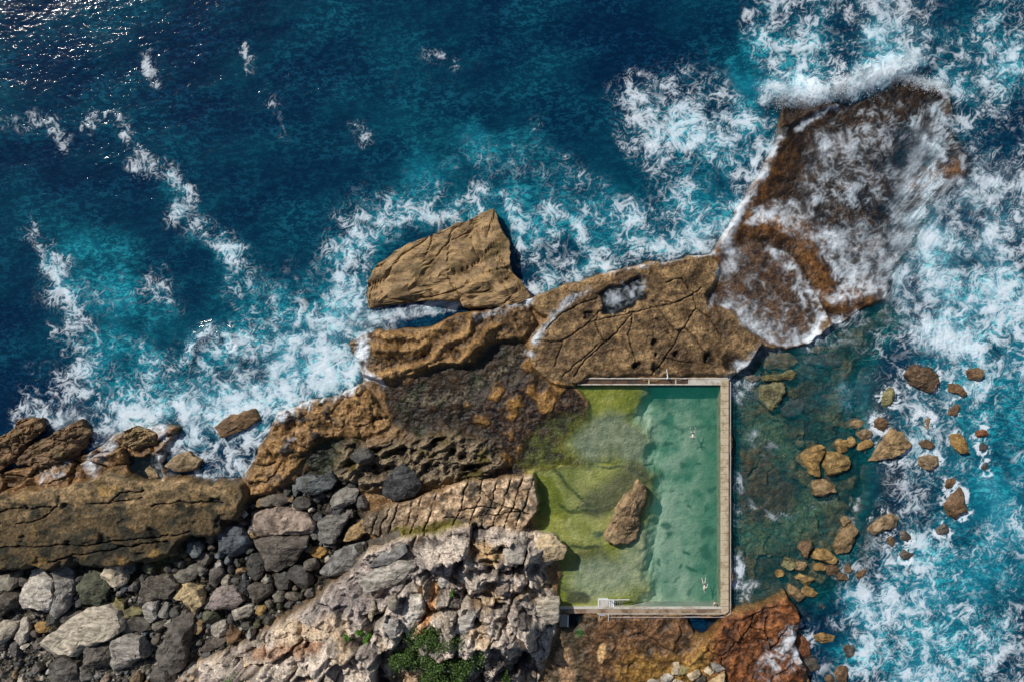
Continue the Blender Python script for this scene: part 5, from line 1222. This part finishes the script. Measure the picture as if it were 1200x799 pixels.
def hand(wrist, d, up):
    """palm, four unequal bent fingers and a thumb leaving the side of the palm"""
    w = Vector(wrist); d = Vector(d).normalized(); up = Vector(up); sd = d.cross(up).normalized(); up = sd.cross(d).normalized()
    ch = [[(w, .026), (w + d * .05 + sd * .018, .02), (w + d * .085 + sd * .02, .015)], [(w, .026), (w + d * .05 - sd * .018, .02), (w + d * .08 - sd * .022, .015)]]
    for k, L in ((-.031, .062), (-.011, .074), (.010, .080), (.031, .070)):
        b = w + d * .085 + sd * k; m = b + d * L * .5 + sd * k * .25; ch.append([(b, .0095), (m, .009), (m + d * L * .45 - up * .016 + sd * k * .1, .008)])
    b = w + d * .03 + sd * .036; ch.append([(b, .012), (b + d * .03 + sd * .025, .0105), (b + d * .06 + sd * .032, .009)])
    return ch
def legs_arms(J):
    ch = []
    for s in ('l', 'r'):
        ch.append([(J['hip' + s], .088), (J['knee' + s], .058), (J['ank' + s], .04)])
        a, k = Vector(J['ank' + s]), Vector(J['knee' + s]); f = Vector(J['toe' + s]); ch.append([(a, .042), (a.lerp(f, .55), .042), (f, .028)])
        ch.append([(J['sh' + s], .056), (J['el' + s], .042), (J['wr' + s], .029)])
        d = Vector(J['wr' + s]) - Vector(J['el' + s]); ch += hand(J['wr' + s], d, J.get('up', (0, 0, 1)))
    ch.append([(J['pelvis'], .125), (J['waist'], .118), (J['chest'], .135), (J['neck'], .06), (J['head'], .062)])
    return ch
def head_balls(h, face, top):
    h = Vector(h); f = Vector(face).normalized(); t = Vector(top).normalized(); s = f.cross(t).normalized()
    return [(h, .092, (1, 1, 1)), (h + t * .035 - f * .012, .09, (1, 1, 1)), (h - t * .055 + f * .03, .06, (1, 1, 1)), (h + f * .098 - t * .012, .016, (1, 1, 1)), (h + f * .098 - t * .026, .014, (1, 1, 1)),
            (h + f * .085 - t * .06, .018, (1, 1, 1)), (h + s * .093 - t * .005, .022, (1, 1, 1)), (h - s * .093 - t * .005, .022, (1, 1, 1)), (h + f * .083 + s * .034 + t * .018, .013, (1, 1, 1)), (h + f * .083 - s * .034 + t * .018, .013, (1, 1, 1))]
def shell(name, balls, mat, parent, vox=.014):
    me = body_mesh(name, [], balls, vox); o = link(name, me, mat, parent); return o
def person(label, loc, rz, J, face, top, skin):
    e = empty('person', loc, rz); tag(e, label, 'person')
    trunk = [(Vector(J['chest']), .15, (1.25, 1, .8)), (Vector(J['pelvis']), .14, (1.18, 1, .85))] if J['prone'] else [(Vector(J['chest']), .15, (1.25, .8, 1)), (Vector(J['pelvis']), .14, (1.18, .85, 1))]
    link('body', body_mesh('body', legs_arms(J), trunk + head_balls(J['head'], face, top)), skin, e)
    h = Vector(J['head']); f = Vector(face).normalized(); t = Vector(top).normalized()
    shell('hair', [(h + t * .045 - f * .03, .094, (1.02, 1.02, 1.02)), (h + t * .01 - f * .05, .082, (1, 1, 1))], MAT_HAIR, e)
    p = Vector(J['pelvis']); sc = (1.22, .95, .92) if J['prone'] else (1.22, .92, .95)
    shell('swim_trunks', [(p, .146, sc), (Vector(J['hipl']) * .8 + Vector(J['kneel']) * .2, .094, (1, 1, 1)), (Vector(J['hipr']) * .8 + Vector(J['kneer']) * .2, .094, (1, 1, 1))], MAT_SWIM, e)
    return e
# local +y is the way the head points; both swim towards the lower wall
breast = dict(prone=True, pelvis=(0,-.02,0), waist=(0,.18,.01), chest=(0,.40,.02), neck=(0,.58,.06), head=(0,.70,.10), hipl=(-.10,-.06,0), hipr=(.10,-.06,0), kneel=(-.34,-.34,-.04), kneer=(.34,-.34,-.04),
  ankl=(-.42,-.74,-.02), ankr=(.40,-.74,-.02), toel=(-.27,-.90,.0), toer=(.27,-.90,.0), shl=(-.19,.48,.03), shr=(.19,.48,.03), ell=(-.44,.52,-.02), elr=(.44,.52,-.02), wrl=(-.52,.74,-.06), wrr=(.52,.74,-.06))
person('pale swimmer with legs spread wide, mid-stroke in the upper deep end of the pool', W(811.9, 507.6, PW - .02), math.pi + .03, breast, (0, .7, -.7), (0, .6, .8), MAT_SKINP)
crawl = dict(prone=True, pelvis=(0,-.02,0), waist=(0,.18,.01), chest=(0,.42,.02), neck=(0,.60,.04), head=(0,.73,.05), hipl=(-.10,-.06,0), hipr=(.10,-.06,0), kneel=(-.20,-.48,-.01), kneer=(.17,-.48,.02),
  ankl=(-.30,-.88,.0), ankr=(.24,-.88,.03), toel=(-.34,-1.06,.0), toer=(.27,-1.06,.03), shl=(-.19,.50,.03), shr=(.19,.50,.03), ell=(-.40,.34,.05), elr=(.13,.80,.05), wrl=(-.46,.10,.04), wrr=(.06,1.05,.02))
person('pale swimmer stretched out with one arm ahead in the lower right of the pool', W(825.2, 684.4, PW - .02), math.pi + .10, crawl, (0, .45, -.9), (0, .9, .4), MAT_SKINP)
stand = dict(prone=False, pelvis=(0,0,.92), waist=(0,.0,1.10), chest=(0,.02,1.32), neck=(0,.03,1.52), head=(0,.06,1.66), hipl=(-.10,0,.88), hipr=(.10,0,.88), kneel=(-.12,.05,.48), kneer=(.11,-.02,.48),
  ankl=(-.13,-.02,.08), ankr=(.12,-.08,.08), toel=(-.14,.14,.04), toer=(.13,.08,.04), shl=(-.19,.02,1.43), shr=(.19,.02,1.43), ell=(-.25,.24,1.30), elr=(.25,.24,1.30), wrl=(-.14,.46,1.36), wrr=(.14,.46,1.36))
person('person standing in the water at the lower right pool corner, facing the wall', W(837.2, 705.8, .9).xy.to_3d() + Vector((0, 0, -.22)), math.pi, stand, (0, 1, .05), (0, -.05, 1), MAT_SKIN)

# ------------------------------------------------------------------ plants
def shrub(name, label, cat, px, py, rx, ry, hgt, n, leaf, mat, seed, group=None, grass=False):
    z = tz(px, py); e = empty(name, W(px, py, z)); tag(e, label, cat, group)
    g = np.random.default_rng(seed); X = []; Fc = []
    lob = [(q_ * math.cos(a_), q_ * math.sin(a_), g.uniform(.11, .30), g.uniform(.35, 1.15)) for q_, a_ in ((math.sqrt(g.random()) * .95, g.uniform(0, 6.283)) for _ in range(max(5, int(rx / 1.6))))]
    for i in range(n):
        l = lob[g.integers(len(lob))]; a = g.uniform(0, 6.283); q = math.sqrt(g.random()) * l[2]; el = g.uniform(.0, 1)
        x = (l[0] + q * math.cos(a)) * rx * S; y = (l[1] + q * math.sin(a)) * ry * S
        zz = hgt * l[3] * math.sqrt(max(0, 1 - (q / l[2]) ** 2)) * g.uniform(.55, 1.05)
        u = px + x / S; v = py - y / S
        gz = max(tz(u, v) if i % 8 == 0 else gz, z - .8)
        d = Vector((g.normal(), g.normal(), abs(g.normal()) * (1.6 if grass else .9) + .1)).normalized(); s = d.orthogonal().normalized(); s.rotate(Matrix.Rotation(g.uniform(0, 6.28), 3, d))
        L = leaf * g.uniform(.6, 1.3); wd = L * (.12 if grass else .38); p = Vector((x, y, gz - z + zz * (0.2 if grass else 1) + .05)); b = len(X)
        X += [p, p + d * L * .5 + s * wd, p + d * L, p + d * L * .5 - s * wd]; Fc.append((b, b + 1, b + 2, b + 3))
    me = bpy.data.meshes.new('foliage'); me.from_pydata([tuple(p) for p in X], [], Fc); me.update(); link('foliage', me, mat, e)
    bm = bmesh.new()
    for i in range(min(14, len(lob) * 2)):
        l = lob[i % len(lob)]; tube(bm, (l[0] * rx * S * .3, l[1] * ry * S * .3, -.15), (l[0] * rx * S, l[1] * ry * S, hgt * l[3] * .6), .025, 6)
    bm_obj('stem', bm, MAT_STEM, e); return e
shrub('shrub', 'large dark green shrub spilling down the outcrop to the bottom edge', 'shrub', 511, 773, 48, 32, 1.9, 19000, .27, MAT_LEAF, 5)
shrub('shrub', 'thin trail of green leaves climbing above the large shrub below the orange streak', 'shrub', 509, 745, 9, 14, .5, 900, .22, MAT_LEAF, 6)
gt = 'small green tufts on the outcrop'
shrub('grass_tuft', 'bright green round tuft on bare earth left of the broad whitish block', 'plant', 427, 742, 8, 7, .6, 1400, .26, MAT_TUFT, 7, gt)
shrub('grass_tuft', 'tiny green tuft just left of the bright round one', 'plant', 409, 744, 4, 4, .4, 300, .22, MAT_TUFT, 8, gt)
shrub('grass_tuft', 'wide green grass tuft at the bottom edge near the pale stones of the outcrop', 'plant', 277, 797, 18, 7, .5, 1800, .34, MAT_TUFT, 9, gt, True)
shrub('grass_tuft', 'tiny green plant in a crack between two white blocks', 'plant', 529, 693, 3, 4, .4, 200, .2, MAT_TUFT, 10, gt)
shrub('grass_tuft', 'green plant in the dark cleft at the bottom right of the shrub', 'plant', 594, 793, 6, 8, .4, 600, .24, MAT_LEAF, 11, gt)

# ------------------------------------------------------------------ spray thrown up by the breaking waves
m, nt = new_mat('white spray mist'); pv = nd(nt, 'ShaderNodeVolumePrincipled', ins={'Color': (.97, .98, 1, 1), 'Density': .16, 'Anisotropy': .1})
o = nd(nt, 'ShaderNodeOutputMaterial'); nt.links.new(pv.outputs[0], o.inputs['Volume']); MAT_MIST = m
def mist(label, pts, r, top, seed):
    # a lens of airborne water: thick along the crest, thinning to nothing at its ragged rim
    P = np.array(pts, float); x0, y0 = (P.min(0) - r * 2.6).astype(int); x1, y1 = (P.max(0) + r * 2.6).astype(int)
    gx, gy = np.meshgrid(np.arange(x0, x1 + 1), np.arange(y0, y1 + 1)); gx = gx.astype(F); gy = gy.astype(F)
    ox = fbm(gx, gy, 11, 3, seed) * 7; oy = fbm(gx, gy, 11, 3, seed + 1) * 7; d = np.full(gx.shape, 1e9, F)
    for (ax, ay), (bx, by) in zip(pts[:-1], pts[1:]):
        dx, dy = bx - ax, by - ay; t = np.clip(((gx + ox - ax) * dx + (gy + oy - ay) * dy) / (dx * dx + dy * dy), 0, 1)
        d = np.minimum(d, np.hypot(gx + ox - ax - t * dx, gy + oy - ay - t * dy))
    th = np.exp(-(d / r) ** 2) * (1 + 1.3 * fbm(gx, gy, 13, 4, seed + 2)) - .05
    k = th > 0; q = k[1:, 1:] & k[1:, :-1] & k[:-1, 1:] & k[:-1, :-1]
    zb_ = .9; zt_ = zb_ + np.maximum(th, 0) * top; kz = S * (H - zb_ - top * .4) / H
    ny, nx = gx.shape; vs = []; id_t = {}; id_b = {}; fs = []
    def vid(dct, j, i, z):
        if (j, i) not in dct: dct[(j, i)] = len(vs); vs.append(((gx[j, i] - CX) * kz, (CY - gy[j, i]) * kz, float(z)))
        return dct[(j, i)]
    J, I = np.nonzero(q)
    for j, i in zip(J, I):
        cs = ((j + 1, i), (j + 1, i + 1), (j, i + 1), (j, i))
        tt = [vid(id_t, a, b, zt_[a, b]) for a, b in cs]; bb = [vid(id_b, a, b, zb_ - .15 * max(th[a, b], 0)) for a, b in cs]
        fs.append(tt); fs.append(bb[::-1])
        for n_, (dj, di, e0, e1) in enumerate(((1, 0, 0, 1), (0, 1, 1, 2), (-1, 0, 2, 3), (0, -1, 3, 0))):
            jj, ii = j + dj, i + di
            if not (0 <= jj < q.shape[0] and 0 <= ii < q.shape[1] and q[jj, ii]): fs.append([tt[e1], tt[e0], bb[e0], bb[e1]])
    me = bpy.data.meshes.new('sea_spray'); me.from_pydata(vs, [], fs); me.update()
    tag(link('sea_spray', me, MAT_MIST), label, 'spray', kind='stuff')
mist('white spray thrown up where the wave breaks on the rock platform', [(906,106),(925,109),(948,111),(975,105),(1000,96),(1025,87),(1050,78),(1068,70)], 11, 2.6, 161)
def droplets():
    n, faces = ico(1); g = np.random.default_rng(8); vs = []; fs = []
    for pts, r, hz_, cnt, sz in (([(903,108),(920,112),(945,114),(975,107),(1000,98),(1025,89),(1050,80),(1070,74)], 9, 1.9, 9000, .026), ([(1062,92),(1085,98),(1108,104)], 5, 1.0, 1400, .024), ([(916,150),(895,200),(872,240),(850,290)], 4, .9, 1600, .022), ([(228,405),(236,392),(252,388),(270,398)], 5, .9, 1000, .022)):
        P = np.array(pts, float)
        for _ in range(cnt):
            t = g.uniform(0, len(P) - 1.001); i = int(t); c = P[i] + (P[i + 1] - P[i]) * (t - i)
            x, y = c + g.normal(0, r, 2); d2 = ((x - c[0]) ** 2 + (y - c[1]) ** 2) / (2 * r * r)
            w = np.array(W(x, y, max(0, hz_ * math.exp(-d2) * g.uniform(.3, 1.15)) + .25)); fs.append(np.array(faces) + len(vs) * len(n)); vs.append(n * sz * g.lognormal(0, .4) + w)
    me = bpy.data.meshes.new('sea_spray'); me.from_pydata(np.concatenate(vs).tolist(), [], np.concatenate(fs).tolist()); me.update()
    tag(link('sea_spray', me, MAT_SPRAY), 'flying white droplets where waves break on rock', 'spray', kind='stuff')
droplets()
mist('thin white spray along the seaward edge of the rock platform', [(1066,92),(1085,97),(1108,104)], 5, 1.4, 163)
mist('pale spray along the left edge of the rock platform', [(917,150),(905,180),(890,208),(870,244),(850,290)], 5, .9, 167)

# ------------------------------------------------------------------ light, camera
w = bpy.data.worlds.new('World'); scene.world = w; w.use_nodes = True; nt = w.node_tree
bg = nt.nodes['Background']; sk = nt.nodes.new('ShaderNodeTexSky'); sk.sky_type = 'NISHITA'; sk.sun_disc = False
sd = Vector((-.60, .60, .72)).normalized()      # towards the sun: from the upper left of the plan
elev = math.asin(sd.z); az = math.atan2(sd.x, sd.y)
sk.sun_elevation = elev; sk.sun_rotation = az
nt.links.new(sk.outputs[0], bg.inputs[0]); bg.inputs[1].default_value = .07
L = bpy.data.lights.new('sun', 'SUN'); L.energy = 4.4; L.angle = math.radians(.5); L.color = (1, .955, .89)
so = bpy.data.objects.new('sun', L); COL.objects.link(so); so.rotation_euler = sd.to_track_quat('Z', 'Y').to_euler(); so.location = (-40, 40, 80)
cam = bpy.data.cameras.new('camera'); co = bpy.data.objects.new('camera', cam); COL.objects.link(co)
co.location = (0, 0, H); co.rotation_euler = (0, 0, 0)
cam.sensor_fit = 'HORIZONTAL'; cam.angle = 2 * math.atan(600 * S / H); cam.clip_end = 6000; cam.clip_start = 1
scene.camera = co
vs_ = scene.view_settings; vs_.view_transform = 'Standard'; vs_.look = 'None'; vs_.exposure = 0; vs_.gamma = 1; vs_.use_curve_mapping = False
scene.cycles.max_bounces = 8; scene.cycles.volume_bounces = 8; scene.cycles.transparent_max_bounces = 8
